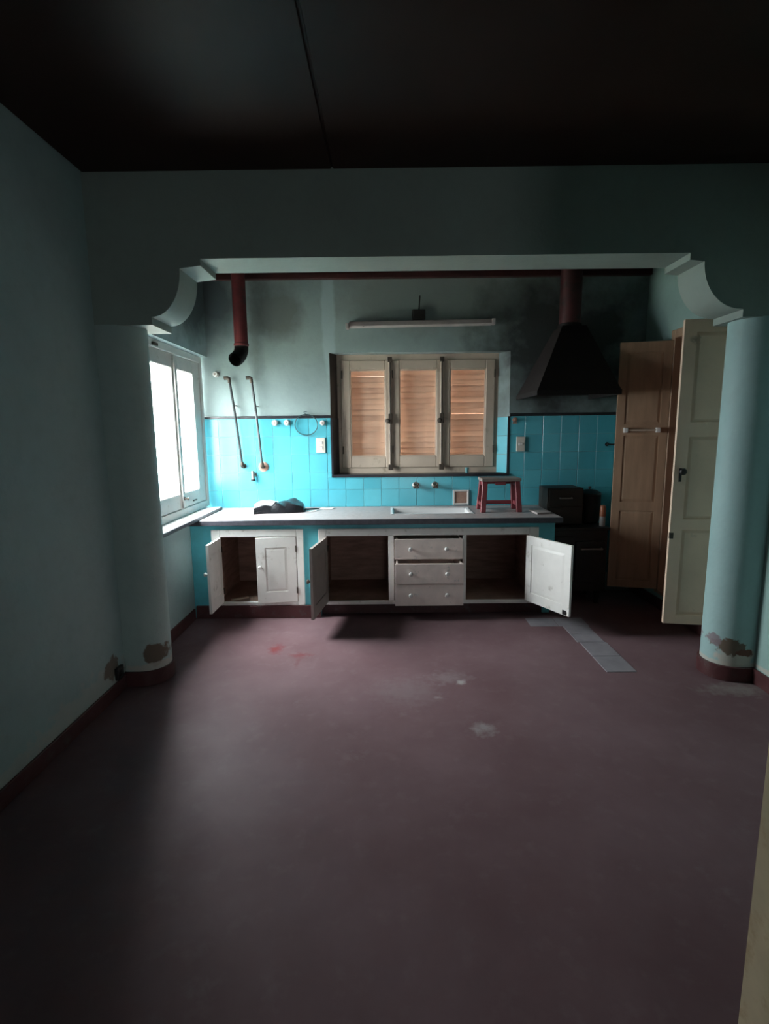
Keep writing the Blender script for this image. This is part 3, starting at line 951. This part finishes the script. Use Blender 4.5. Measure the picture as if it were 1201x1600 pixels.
# latch on the near door
q = MB()
q.box(0.312, 0.328, 0.0, 0.004, 0.985, 1.075)
q.tube([(0.320, 0.006, 1.055), (0.320, 0.035, 1.055)], 0.008, 10)
q.lathe([(0.008, 0), (0.020, 0.006), (0.023, 0.018), (0.016, 0.028), (0.001, 0.03)], (0.320, 0.032, 1.055), (0, 1, 0), 14)
q.build('door_knob', 'iron', d2, local=True, smooth=True)
MB().box(0.335, 0.360, -0.010, 0.005, 0.60, 0.64).build('catch', 'brass', d2, 0.002, local=True)

# ------------------------------------------------------------------ flue pipe and range hood
pts = [(-1.215, 4.555, ZC), (-1.215, 4.555, 2.22)]
for i in range(1, 9):
    t_ = i / 8 * 0.95
    pts.append((-1.215 - 0.045 * (1 - math.cos(t_)) * 1.3, 4.555 - 0.13 * (1 - math.cos(t_)) * 1.4, 2.22 - 0.13 * math.sin(t_)))
dv = (Vector(pts[-1]) - Vector(pts[-2])).normalized()
FP = thing('flue_pipe', 'dull red stove pipe hanging from the ceiling with open black elbow', 'pipe', (-1.215, 4.555, 2.1))
MB().tube(pts[:2], 0.056, 24, caps=False).build('pipe', 'dark_red', FP, smooth=True)
m = MB().tube(pts[1:] + [tuple(Vector(pts[-1]) + dv * 0.03)], 0.058, 24, caps=False)
m.tube([Vector(pts[-1]) + dv * 0.03, Vector(pts[-1]) - dv * 0.02], 0.053, 24, caps=False)
m.build('elbow', 'soot', FP, smooth=True)
MB().lathe([(0.057, 0), (0.062, 0.004), (0.062, 0.022), (0.057, 0.026)], (-1.215, 4.555, 2.22), (0, 0, 1), 24).build('collar', 'dark_red', FP, smooth=True)

HD = thing('range_hood', 'soot-black sheet metal range hood with red flue over the stove', 'range hood', (1.57, 4.43, 1.775))
bx0, bx1, by0, by1 = 1.16, 1.80, 4.10, YB - 0.012
tx0, tx1, ty0, ty1 = 1.46, 1.66, 4.50, YB - 0.03
h = MB()
lo = [(bx0, by0, 1.80), (bx1, by0, 1.80), (bx1, by1, 1.80), (bx0, by1, 1.80)]
hi = [(tx0, ty0, 2.35), (tx1, ty0, 2.35), (tx1, ty1, 2.35), (tx0, ty1, 2.35)]
h.add(lo + hi, [(0, 1, 5, 4), (1, 2, 6, 5), (2, 3, 7, 6), (3, 0, 4, 7), (4, 5, 6, 7)])
li = [(bx0 + 0.006, by0 + 0.006, 1.80), (bx1 - 0.006, by0 + 0.006, 1.80), (bx1 - 0.006, by1 - 0.004, 1.80), (bx0 + 0.006, by1 - 0.004, 1.80)]
hj = [(tx0 + 0.01, ty0 + 0.01, 2.33), (tx1 - 0.01, ty0 + 0.01, 2.33), (tx1 - 0.01, ty1 - 0.01, 2.33), (tx0 + 0.01, ty1 - 0.01, 2.33)]
h.add(li + hj, [(0, 1, 5, 4), (1, 2, 6, 5), (2, 3, 7, 6), (3, 0, 4, 7), (4, 5, 6, 7)])
h.build('hood_canopy', 'hood_side', HD)
r = MB()
r.box(bx0 - 0.004, bx1 + 0.004, by0 - 0.004, by0 + 0.006, 1.765, 1.802)
r.box(bx0 - 0.004, bx0 + 0.006, by0 + 0.006, by1, 1.765, 1.802)
r.box(bx1 - 0.006, bx1 + 0.004, by0 + 0.006, by1, 1.765, 1.802)
r.build('rim', 'soot', HD)
MB().tube([(1.56, 4.62, 2.335), (1.56, 4.62, ZC)], 0.088, 24, caps=False).build('flue', 'hood_flue', HD, smooth=True)
MB().lathe([(0.089, 0), (0.096, 0.004), (0.096, 0.03), (0.089, 0.034)], (1.56, 4.62, 2.35), (0, 0, 1), 24).build('collar', 'soot', HD, smooth=True)

# ------------------------------------------------------------------ iron stove with things on it
ST = thing('iron_stove', 'black cast-iron stove standing under the range hood', 'stove', (1.64, 4.54, 0))
sx0, sx1, sy0, sy1 = 1.40, 1.87, 4.36, 4.73
MB().box(sx0, sx1, sy0, sy1, 0.12, 0.655).build('body', 'iron', ST, 0.008)
MB().box(sx0 - 0.012, sx1 + 0.012, sy0 - 0.02, sy1 + 0.01, 0.655, 0.68).build('hotplate', 'iron', ST, 0.006)
for (x, y) in ():
    MB().lathe([(0.075, 0), (0.075, 0.006), (0.05, 0.007), (0.05, 0.004), (0.03, 0.004), (0.03, 0.008), (0.001, 0.008)], (x, y, 0.68), (0, 0, 1), 24).build('hotplate_ring', 'iron_box', ST, smooth=True)
o = MB().box(sx0 + 0.20, sx1 - 0.02, sy0 - 0.016, sy0, 0.20, 0.56).build('oven_door', 'iron', ST, 0.005)
MB().tube([(sx0 + 0.235, sy0 - 0.015, 0.50), (sx0 + 0.235, sy0 - 0.045, 0.50), (sx1 - 0.055, sy0 - 0.045, 0.50), (sx1 - 0.055, sy0 - 0.015, 0.50)], 0.008, 10).build('handle', 'steel', o, smooth=True)
o = MB().box(sx0 + 0.02, sx0 + 0.18, sy0 - 0.014, sy0, 0.42, 0.60).build('firebox_door', 'iron', ST, 0.005)
MB().lathe([(0.006, 0), (0.006, 0.015), (0.015, 0.02), (0.012, 0.03), (0.001, 0.032)], (sx0 + 0.15, sy0 - 0.014, 0.51), (0, -1, 0), 12).build('knob', 'steel', o, smooth=True)
o = MB().box(sx0 + 0.02, sx0 + 0.18, sy0 - 0.014, sy0, 0.20, 0.38).build('ash_door', 'iron', ST, 0.005)
MB().lathe([(0.006, 0), (0.006, 0.015), (0.015, 0.02), (0.012, 0.03), (0.001, 0.032)], (sx0 + 0.15, sy0 - 0.014, 0.29), (0, -1, 0), 12).build('knob', 'steel', o, smooth=True)
for (x, y) in ((sx0 + 0.05, sy0 + 0.05), (sx1 - 0.05, sy0 + 0.05), (sx0 + 0.05, sy1 - 0.05), (sx1 - 0.05, sy1 - 0.05)):
    MB().lathe([(0.022, 0), (0.018, 0.03), (0.028, 0.09), (0.034, 0.122)], (x, y, 0), (0, 0, 1), 12).build('leg', 'iron', ST, smooth=True)
WBX = thing('warming_box', 'dark brown-black metal box standing at the back of the iron stove', 'metal box', (1.62, 4.58, 0.68))
MB().box(1.375, 1.685, 4.46, 4.715, 0.6885, 1.005).build('box', 'iron_box', WBX, 0.008)
MB().box(1.39, 1.67, 4.449, 4.46, 0.845, 0.995).build('front_panel', 'iron_box', WBX, 0.004)
MB().tube([(1.48, 4.45, 0.92), (1.48, 4.425, 0.92), (1.58, 4.425, 0.92), (1.58, 4.45, 0.92)], 0.006, 8).build('handle', 'steel', WBX, smooth=True)
KT = thing('iron_pot', 'black lidded cooking pot at the back of the stove beside the metal box', 'pot', (1.79, 4.60, 0.68))
MB().lathe([(0.07, 0), (0.09, 0.02), (0.098, 0.12), (0.098, 0.25), (0.102, 0.255)], (1.79, 4.60, 0.681), (0, 0, 1), 28).build('body', 'iron', KT, smooth=True)
o = MB().lathe([(0.101, 0), (0.098, 0.012), (0.06, 0.035), (0.02, 0.042), (0.001, 0.042)], (1.79, 4.60, 0.936), (0, 0, 1), 28).build('lid', 'iron', KT, smooth=True)
MB().lathe([(0.006, 0), (0.006, 0.01), (0.015, 0.015), (0.013, 0.024), (0.001, 0.026)], (1.79, 4.60, 0.978), (0, 0, 1), 12).build('knob', 'iron', o, smooth=True)
TN = thing('tin_can', 'orange and grey tin standing on the stove next to the closet door', 'tin', (1.84, 4.415, 0.68))
MB().lathe([(0.022, 0), (0.024, 0.003), (0.024, 0.085)], (1.84, 4.415, 0.681), (0, 0, 1), 20).build('body', 'tin', TN, smooth=True)
MB().lathe([(0.0245, 0), (0.0245, 0.080), (0.020, 0.092), (0.012, 0.096)], (1.84, 4.415, 0.766), (0, 0, 1), 20).build('label_band', 'orange', TN, smooth=True)

# ------------------------------------------------------------------ things on the worktop


def crumple_bag():
    bg = thing('plastic_bag', 'crumpled black plastic bag with pale grey side lying on the worktop', 'bag', (-0.95, 4.45, CT))
    nx, ny = 26, 16
    rnd = random.Random(3)
    ph = [rnd.uniform(0, 6.28) for _ in range(8)]

    def hgt(u, v):
        e = max(0.0, 1 - abs(2 * u - 1) ** 4) * max(0.0, 1 - abs(2 * v - 1) ** 3)
        base = 0.088 + 0.007 * math.sin(5 * u + ph[0] + 3 * v) + 0.007 * math.sin(11 * u - 6 * v + ph[1]) + 0.008 * math.sin(21 * u + 13 * v + ph[2])
        peak = 0.024 * math.exp(-((u - 0.84) / 0.06) ** 2 - ((v - 0.72) / 0.20) ** 2) + 0.008 * math.exp(-((u - 0.28) / 0.08) ** 2 - ((v - 0.7) / 0.2) ** 2)
        dip = -0.014 * math.exp(-((u - 0.52) / 0.16) ** 2 - ((v - 0.8) / 0.18) ** 2)
        return max(0.0, e ** 0.28 * (base + dip) + peak * e)

    vs, fs = [], []
    for j in range(ny + 1):
        for i in range(nx + 1):
            u, v = i / nx, j / ny
            x = -1.17 + 0.43 * u + 0.03 * math.sin(3 * v + 1)
            y = 4.335 + 0.24 * v + 0.10 * u + 0.012 * math.sin(7 * u)
            vs.append((x, y, CT + 0.001 + hgt(u, v)))
    for j in range(ny):
        for i in range(nx):
            a_ = j * (nx + 1) + i
            fs.append((a_, a_ + 1, a_ + nx + 2, a_ + nx + 1))
    n0 = len(vs)
    for j in range(ny + 1):
        for i in range(nx + 1):
            x, y, z = vs[j * (nx + 1) + i]
            vs.append((x, y, CT + 0.0005))
    for j in range(ny):
        for i in range(nx):
            a_ = n0 + j * (nx + 1) + i
            fs.append((a_, a_ + nx + 1, a_ + nx + 2, a_ + 1))
    rim = [i for i in range(nx + 1)] + [j * (nx + 1) + nx for j in range(1, ny + 1)] + [ny * (nx + 1) + i for i in range(nx - 1, -1, -1)] + [j * (nx + 1) for j in range(ny - 1, 0, -1)]
    for a_, b_ in zip(rim, rim[1:] + rim[:1]):
        fs.append((a_, a_ + n0, b_ + n0, b_))
    MB().add(vs, fs).build('bag_body', 'bag', bg, smooth=True)
    # sheen at the left end, painted as a pale layer just over the bag
    vs, fs = [], []
    na, nb = 12, 12
    for lay in (0.004, 0.009):
        for j in range(nb + 1):
            for i in range(na + 1):
                u, v = i / na * (0.36 + 0.10 * math.sin(3.2 * j / nb)) + 0.02, 0.06 + j / nb * 0.88
                x = -1.17 + 0.43 * u + 0.03 * math.sin(3 * v + 1)
                y = 4.335 + 0.24 * v + 0.10 * u + 0.012 * math.sin(7 * u)
                vs.append((x, y, CT + lay + hgt(u, v)))
    n0 = (na + 1) * (nb + 1)
    for lay in (0, 1):
        for j in range(nb):
            for i in range(na):
                a_ = lay * n0 + j * (na + 1) + i
                fs.append((a_, a_ + 1, a_ + na + 2, a_ + na + 1))
    rim = [i for i in range(na + 1)] + [j * (na + 1) + na for j in range(1, nb + 1)] + [nb * (na + 1) + i for i in range(na - 1, -1, -1)] + [j * (na + 1) for j in range(nb - 1, 0, -1)]
    for a_, b_ in zip(rim, rim[1:] + rim[:1]):
        fs.append((a_, a_ + n0, b_ + n0, b_))
    MB().add(vs, fs).build('lining', 'bag_grey', bg, smooth=True)
    pts_ = [(-0.76, 4.52, CT + 0.02), (-0.70, 4.55, CT + 0.012), (-0.64, 4.60, CT + 0.008), (-0.60, 4.62, CT + 0.006)]
    MB().tube(pts_, [0.008, 0.007, 0.006, 0.003], 8).build('drawstring', 'bag', bg, smooth=True)


crumple_bag()


def sheet(name, label, cat, quad, z, th, mat, bend=0.0):
    n = 6
    vs, fs = [], []
    a_, b_, c_, d_ = [Vector((*q, 0)) for q in quad]
    for lay in (0, 1):
        for i in range(n + 1):
            u = i / n
            for v in (0, 1):
                p = (a_.lerp(b_, u)).lerp(d_.lerp(c_, u), v)
                vs.append((p.x, p.y, z + lay * th + bend * (2 * u - 1) ** 2))
    for lay in (0, 1):
        for i in range(n):
            o_ = lay * 2 * (n + 1) + 2 * i
            fs.append((o_, o_ + 1, o_ + 3, o_ + 2))
    m_ = 2 * (n + 1)
    rim = [2 * i for i in range(n + 1)] + [2 * i + 1 for i in range(n, -1, -1)]
    for i0, i1 in zip(rim, rim[1:] + rim[:1]):
        fs.append((i0, i1, i1 + m_, i0 + m_))
    return tag(MB().add(vs, fs).build(name, mat), label, cat)


sheet('paper_scrap', 'white paper scrap on the worktop touching the black bag', 'paper', ((-0.70, 4.46), (-0.62, 4.475), (-0.61, 4.545), (-0.685, 4.535)), CT + 0.0005, 0.003, 'paper', 0.004)
sheet('paper_scrap', 'white paper scrap on the worktop close to the tiles below the light switch', 'paper', ((-0.605, 4.60), (-0.49, 4.60), (-0.475, 4.665), (-0.585, 4.665)), CT + 0.0005, 0.003, 'paper', 0.006)
sheet('flat_packet', 'small flat pinkish packet near the right end of the worktop', 'packet', ((1.22, 4.20), (1.335, 4.22), (1.315, 4.40), (1.205, 4.38)), CT + 0.0005, 0.014, 'lamp', 0.0)

# red step stool
SX, SY = 0.955, 4.44
sto = thing('step_stool', 'small red wooden stool with worn top standing on the worktop by the sink', 'stool', (SX, SY, CT))
topz = 1.105
MB().box(SX - 0.165, SX + 0.165, SY - 0.10, SY + 0.10, topz - 0.028, topz).build('seat', 'stool_top', sto, 0.006)
hole = MB().box(SX - 0.055, SX + 0.035, SY - 0.105, SY - 0.0995, topz - 0.056, topz - 0.030).build('grip', 'stool_red', sto, 0.002)
LEG = {}
for sx in (-1, 1):
    for sy in (-1, 1):
        tx, ty = SX + sx * 0.135, SY + sy * 0.078
        fx, fy = SX + sx * 0.152, SY + sy * 0.100
        w2, d2_ = 0.021, 0.016
        lo = [(fx - w2, fy - d2_, CT + 0.0005), (fx + w2, fy - d2_, CT + 0.0005), (fx + w2, fy + d2_, CT + 0.0005), (fx - w2, fy + d2_, CT + 0.0005)]
        hi = [(tx - w2, ty - d2_, topz - 0.028), (tx + w2, ty - d2_, topz - 0.028), (tx + w2, ty + d2_, topz - 0.028), (tx - w2, ty + d2_, topz - 0.028)]
        MB().hexa(lo, hi).build('leg', 'stool_red', sto, 0.003, seg=1)
for sx in (-1, 1):
    x = SX + sx * 0.149
    MB().box(x - 0.010, x + 0.010, SY - 0.082, SY + 0.082, CT + 0.045, CT + 0.078).build('rung', 'stool_red', sto, 0.003, seg=1)
    x = SX + sx * 0.137
    MB().box(x - 0.010, x + 0.010, SY - 0.066, SY + 0.066, topz - 0.068, topz - 0.028).build('side_apron', 'stool_red', sto, 0.003, seg=1)
MB().box(SX - 0.125, SX + 0.125, SY + 0.084, SY + 0.104, CT + 0.042, CT + 0.078).build('rung', 'stool_red', sto, 0.003, seg=1)
MB().box(SX - 0.115, SX + 0.115, SY + 0.066, SY + 0.082, topz - 0.062, topz - 0.028).build('back_apron', 'stool_red', sto, 0.003, seg=1)

# teal cup on the sill of the back window
cp = thing('plastic_cup', 'tiny teal cup on the sill of the back window', 'cup', (0.735, YB + 0.04, WZ0 + 0.011))
MB().lathe([(0.014, 0), (0.018, 0.05), (0.015, 0.05), (0.012, 0.006)], (0.735, YB + 0.04, WZ0 + 0.0115), (0, 0, 1), 16).build('body', 'teal', cp, smooth=True)
MB().tube([(0.752, YB + 0.04, WZ0 + 0.05), (0.765, YB + 0.04, WZ0 + 0.045), (0.765, YB + 0.04, WZ0 + 0.03), (0.750, YB + 0.04, WZ0 + 0.025)], 0.0025, 6).build('handle', 'teal', cp, smooth=True)

# ------------------------------------------------------------------ fittings on the back wall
TF = YB - 0.008                             # face of the tiles


def wall_pipe(label, top, bot, mat, rust):
    p = thing('water_pipe', label, 'pipe', bot, 'bare water pipes of the removed heater')
    x0_, z0_ = bot[0], bot[2]
    x1_, z1_ = top[0], top[2]
    yy = TF - 0.05
    pts_ = []
    for i in range(9):
        u = i / 8
        pts_.append((x1_ + (x0_ - x1_) * u + 0.006 * math.sin(u * PI), yy - 0.006 * math.sin(u * PI), z1_ + (z0_ - z1_) * u))
    MB().tube(pts_, 0.0105, 12).build('pipe', mat, p, smooth=True)
    e_ = MB().tube([(x1_ - 0.045, yy - 0.004, z1_ + 0.012), (x1_ - 0.015, yy, z1_ + 0.014), (x1_ - 0.003, yy, z1_ + 0.008), (x1_, yy, z1_ - 0.01), (x1_ + 0.001, yy, z1_ - 0.03)], [0.016, 0.016, 0.017, 0.015, 0.015], 12)
    e_.build('elbow', 'brass', p, smooth=True)
    b_ = MB().tube([(x0_, YB - 0.009, z0_ - 0.01), (x0_, yy + 0.005, z0_ - 0.01), (x0_, yy, z0_), (x0_, yy, z0_ + 0.03)], [0.016, 0.017, 0.018, 0.015], 12)
    b_.build('wall_elbow', 'brass', p, smooth=True)
    MB().lathe([(0.045 if rust else 0.024, 0), (0.045 if rust else 0.024, 0.004), (0.02, 0.008)], (x0_, YB - 0.008, z0_ - 0.01), (0, -1, 0), 24).build('flange', 'rust' if rust else 'brass', p, smooth=True)
    MB().tube([(x1_ * 0.5 + x0_ * 0.5 + 0.004, YB - 0.001, (z0_ + z1_) / 2 + 0.15), (x1_ * 0.5 + x0_ * 0.5, yy, (z0_ + z1_) / 2 + 0.15)], 0.005, 8).build('pipe_clip', 'brass', p, smooth=True)


wall_pipe('dark bare water pipe on the tiles nearest the left window', (-1.377, 0, 1.965), (-1.302, YB - 0.06, 1.215), 'lead', False)
wall_pipe('bare water pipe ending at a round rusty flange on the tiles', (-1.183, 0, 1.965), (-1.122, YB - 0.06, 1.205), 'steel_pipe', True)

sv = thing('stop_valve', 'small stop valve on the tiles under the bare water pipes', 'valve', (-1.212, TF, 1.10))
MB().lathe([(0.022, 0), (0.022, 0.004), (0.011, 0.008), (0.011, 0.04)], (-1.212, TF, 1.125), (0, -1, 0), 16).build('spindle', 'steel', sv, smooth=True)
MB().tube([(-1.212, TF - 0.035, 1.16), (-1.212, TF - 0.035, 1.085)], 0.014, 12).build('valve_body', 'steel', sv, smooth=True)
MB().lathe([(0.010, 0), (0.022, 0.004), (0.022, 0.016), (0.012, 0.02)], (-1.214, TF - 0.035, 1.088), (0, 0, -1), 14).build('handwheel', 'black', sv, smooth=True)


def porcelain(label, x, z, s=1.0, face=TF):
    p = thing('porcelain_knob', label, 'porcelain knob', (x, face, z), 'old porcelain wiring knobs')
    MB().lathe([(0.026 * s, 0), (0.027 * s, 0.012), (0.017 * s, 0.018), (0.017 * s, 0.024), (0.025 * s, 0.030), (0.022 * s, 0.042), (0.010 * s, 0.044)], (x, face, z), (0, -1, 0), 18).build('body', 'porcelain', p, smooth=True)
    MB().lathe([(0.007, 0), (0.006, 0.003), (0.001, 0.004)], (x, face - 0.044, z), (0, -1, 0), 10).build('screw', 'rust', p, smooth=True)


porcelain('white porcelain knob on painted wall above the bare pipes, near the window', -1.505, 2.015, 0.95, YB)
porcelain('leftmost of the white porcelain knobs just under the black border', -0.998, 1.587)
porcelain('white porcelain knob just left of the wire ring under the border', -0.893, 1.588)
porcelain('white porcelain knob between the wire ring and the back window', -0.573, 1.583, 0.9)

# ring of wire
wr = MB()
cx_, cz_ = -0.718, 1.567
ring = []
for i in range(41):
    t_ = 2 * PI * i / 40 + PI / 2
    ring.append((cx_ + 0.102 * math.cos(t_), TF - 0.020 - 0.004 * math.sin(t_), cz_ + 0.092 * math.sin(t_)))
wr.tube(ring, 0.0042, 8)
WR = thing('wire_ring', 'loop of dark wire hanging on the wall over the black border', 'wire', (cx_, TF, 1.475))
wr.build('loop', 'wire', WR, smooth=True)
MB().tube([(cx_, YB - 0.0, cz_ + 0.089), (cx_, TF - 0.03, cz_ + 0.089)], 0.004, 8).build('nail', 'iron', WR, smooth=True)
MB().tube([(cx_, TF - 0.021, cz_ + 0.092), (cx_ - 0.02, TF - 0.018, cz_ + 0.112), (cx_ + 0.01, TF - 0.018, cz_ + 0.118)], 0.0035, 8).build('loose_end', 'wire', WR, smooth=True)


def switch(label, x, z, wd, ht, n):
    s_ = thing('light_switch', label, 'switch', (x, TF, z), 'ivory wall switches')
    MB().box(x - wd / 2, x + wd / 2, TF - 0.012, TF, z, z + ht).build('plate', 'plastic', s_, 0.004)
    for i in range(n):
        zc = z + ht * (i + 1) / (n + 1)
        MB().box(x - 0.018, x + 0.018, TF - 0.017, TF - 0.0115, zc - 0.013, zc + 0.013).build('rocker', 'porcelain', s_, 0.002, seg=1)


switch('ivory wall plate on the tiles left of the back window', -0.594, 1.315, 0.082, 0.136, 2)
switch('ivory wall plate on the tiles right of the back window', 1.207, 1.31, 0.078, 0.132, 1)


def tap(label, x):
    p = thing('tap_stub', label, 'tap', (x, TF, 1.0), 'taps over the sink')
    MB().lathe([(0.032, 0), (0.032, 0.004), (0.022, 0.010), (0.014, 0.014), (0.014, 0.045)], (x, TF, 1.012), (0, -1, 0), 18).build('flange', 'steel', p, smooth=True)
    q_ = MB()
    for i in range(4):
        an = PI / 4 + i * PI / 2
        q_.tube([(x, TF - 0.052, 1.012), (x + 0.030 * math.cos(an), TF - 0.055, 1.012 + 0.030 * math.sin(an))], [0.009, 0.008], 8)
    q_.lathe([(0.016, 0), (0.018, 0.006), (0.014, 0.016), (0.001, 0.018)], (x, TF - 0.044, 1.012), (0, -1, 0), 14)
    q_.build('cross_handle', 'brass', p, smooth=True)


tap('left of the two bare tap heads on the tiles below the window', 0.262)
tap('right of the two bare tap heads on the tiles below the window', 0.437)

sn = thing('soap_niche', 'small square white-framed soap niche in the tiles by the stool', 'soap niche', (0.675, TF, 0.83))
q = MB()
nx0, nx1, nz0, nz1 = 0.602, 0.748, 0.829, 0.967
q.box(nx0, nx0 + 0.016, TF - 0.012, TF + 0.001, nz0, nz1)
q.box(nx1 - 0.016, nx1, TF - 0.012, TF + 0.001, nz0, nz1)
q.box(nx0 + 0.016, nx1 - 0.016, TF - 0.012, TF + 0.001, nz0, nz0 + 0.016)
q.box(nx0 + 0.016, nx1 - 0.016, TF - 0.012, TF + 0.001, nz1 - 0.016, nz1)
q.build('niche_frame', 'porcelain', sn, 0.003, seg=1)
MB().box(nx0 + 0.016, nx1 - 0.016, TF - 0.004, TF + 0.001, nz0 + 0.016, nz1 - 0.016).build('niche_back', 'rust', sn)

hk = thing('wall_hook', 'dark iron hook on the tiles close to the open closet door', 'hook', (2.02, TF, 1.365))
MB().lathe([(0.018, 0), (0.018, 0.004), (0.006, 0.006)], (1.985, TF, 1.366), (0, -1, 0), 14).build('rose', 'iron', hk, smooth=True)
MB().tube([(1.985, TF - 0.002, 1.366), (1.985, TF - 0.028, 1.366), (2.02, TF - 0.032, 1.366), (2.075, TF - 0.030, 1.368)], 0.006, 8).build('arm', 'iron', hk, smooth=True)
pk = thing('wall_peg', 'brown wall peg just under the black border right of the window', 'peg', (1.15, TF, 1.59))
MB().lathe([(0.022, 0), (0.022, 0.004), (0.008, 0.008), (0.008, 0.03), (0.013, 0.036), (0.001, 0.04)], (1.15, TF, 1.592), (0, -1, 0), 14).build('body', 'rust', pk, smooth=True)
MB().box(1.13, 1.17, TF - 0.004, TF, 1.558, 1.572).build('plate', 'rust', pk)

# fluorescent batten over the window
LF = thing('batten_lamp', 'empty white batten lamp holder mounted above the back window', 'lamp', (0.3, YB, 2.39))
rz = 0.010
h = MB()
n = 2
pr = [(YB - 0.072, 0.012), (YB - 0.030, 0.0), (YB - 0.012, 0.010), (YB - 0.012, 0.060), (YB - 0.060, 0.052)]
vs = []
for (x, dz, sc) in ((-0.315, 2.388, 1.0), (0.915, 2.400, 1.0)):
    vs += [(x, y, dz + z) for y, z in pr]
h.add(vs, [(0, 1, 2, 3, 4), (9, 8, 7, 6, 5)] + [(i, (i + 1) % 5, 5 + (i + 1) % 5, 5 + i) for i in range(5)])
h.build('housing', 'lamp', LF, 0.003, seg=1)
for (x, z, s_) in ((-0.330, 2.376, -1), (0.930, 2.402, 1)):
    MB().box(x - 0.014, x + 0.014, YB - 0.085, YB - 0.03, z, z + 0.050).build('lamp_holder', 'lamp', LF, 0.005)
MB().box(0.235, 0.345, YB - 0.045, YB, 2.455, 2.540).build('ballast_box', 'iron_box', LF, 0.006)
MB().tube([(0.29, YB - 0.03, 2.535), (0.295, YB - 0.02, 2.60), (0.30, YB - 0.012, 2.66)], 0.006, 8).build('cable', 'black', LF, smooth=True)
MB().lathe([(0.009, 0), (0.008, 0.006), (0.001, 0.008)], (-0.19, YB - 0.062, 2.405), (0, -1, 0), 10).build('screw', 'black', LF, smooth=True)

# ------------------------------------------------------------------ the open door beside the camera
D1 = thing('door_1', 'edge of an open worn cream door close by at the lower right', 'door', (0.70, -0.02, 0))
del D1['category']
struct(D1)
dd = leaf(D1, (0.700, -0.02, 0.012), math.radians(91.3), 0.885, 2.05, 0.036, [(0.14, 0.85), (0.97, 1.92)], 0.11, 'near_door', None, name='door_leaf', recess=0.008)
MB().box(0.80, 0.85, 0.0, 0.004, 0.92, 1.10).build('lock_plate', 'brass', dd, 0.001, local=True)
MB().tube([(0.825, 0.004, 1.05), (0.825, 0.045, 1.05), (0.74, 0.05, 1.05)], 0.008, 10).build('handle', 'brass', dd, smooth=True, local=True)
MB().box(0.792, 0.806, 0.0, 0.010, 0.47, 0.50).build('bolt', 'iron', dd, 0.002, local=True)
j = MB()
j.box(0.72, 0.78, YF - 0.1, YF, 0, 2.1)
j.box(-0.80, -0.74, YF - 0.1, YF, 0, 2.1)
j.box(-0.74, 0.72, YF - 0.1, YF, 2.04, 2.1)
j.build('door_frame', 'near_door', D1)

# broken pipe stub in the corner by the left column
lp = thing('broken_outlet', 'dark broken outlet low on the left wall beside the column', 'outlet', (XL, 2.86, 0.09))
MB().box(XL, XL + 0.022, 2.825, 2.895, 0.092, 0.165).build('box', 'black', lp, 0.006)
MB().tube([(XL + 0.015, 2.86, 0.15), (XL + 0.035, 2.85, 0.125), (XL + 0.022, 2.84, 0.10)], 0.005, 8).build('wire_end', 'black', lp, smooth=True)
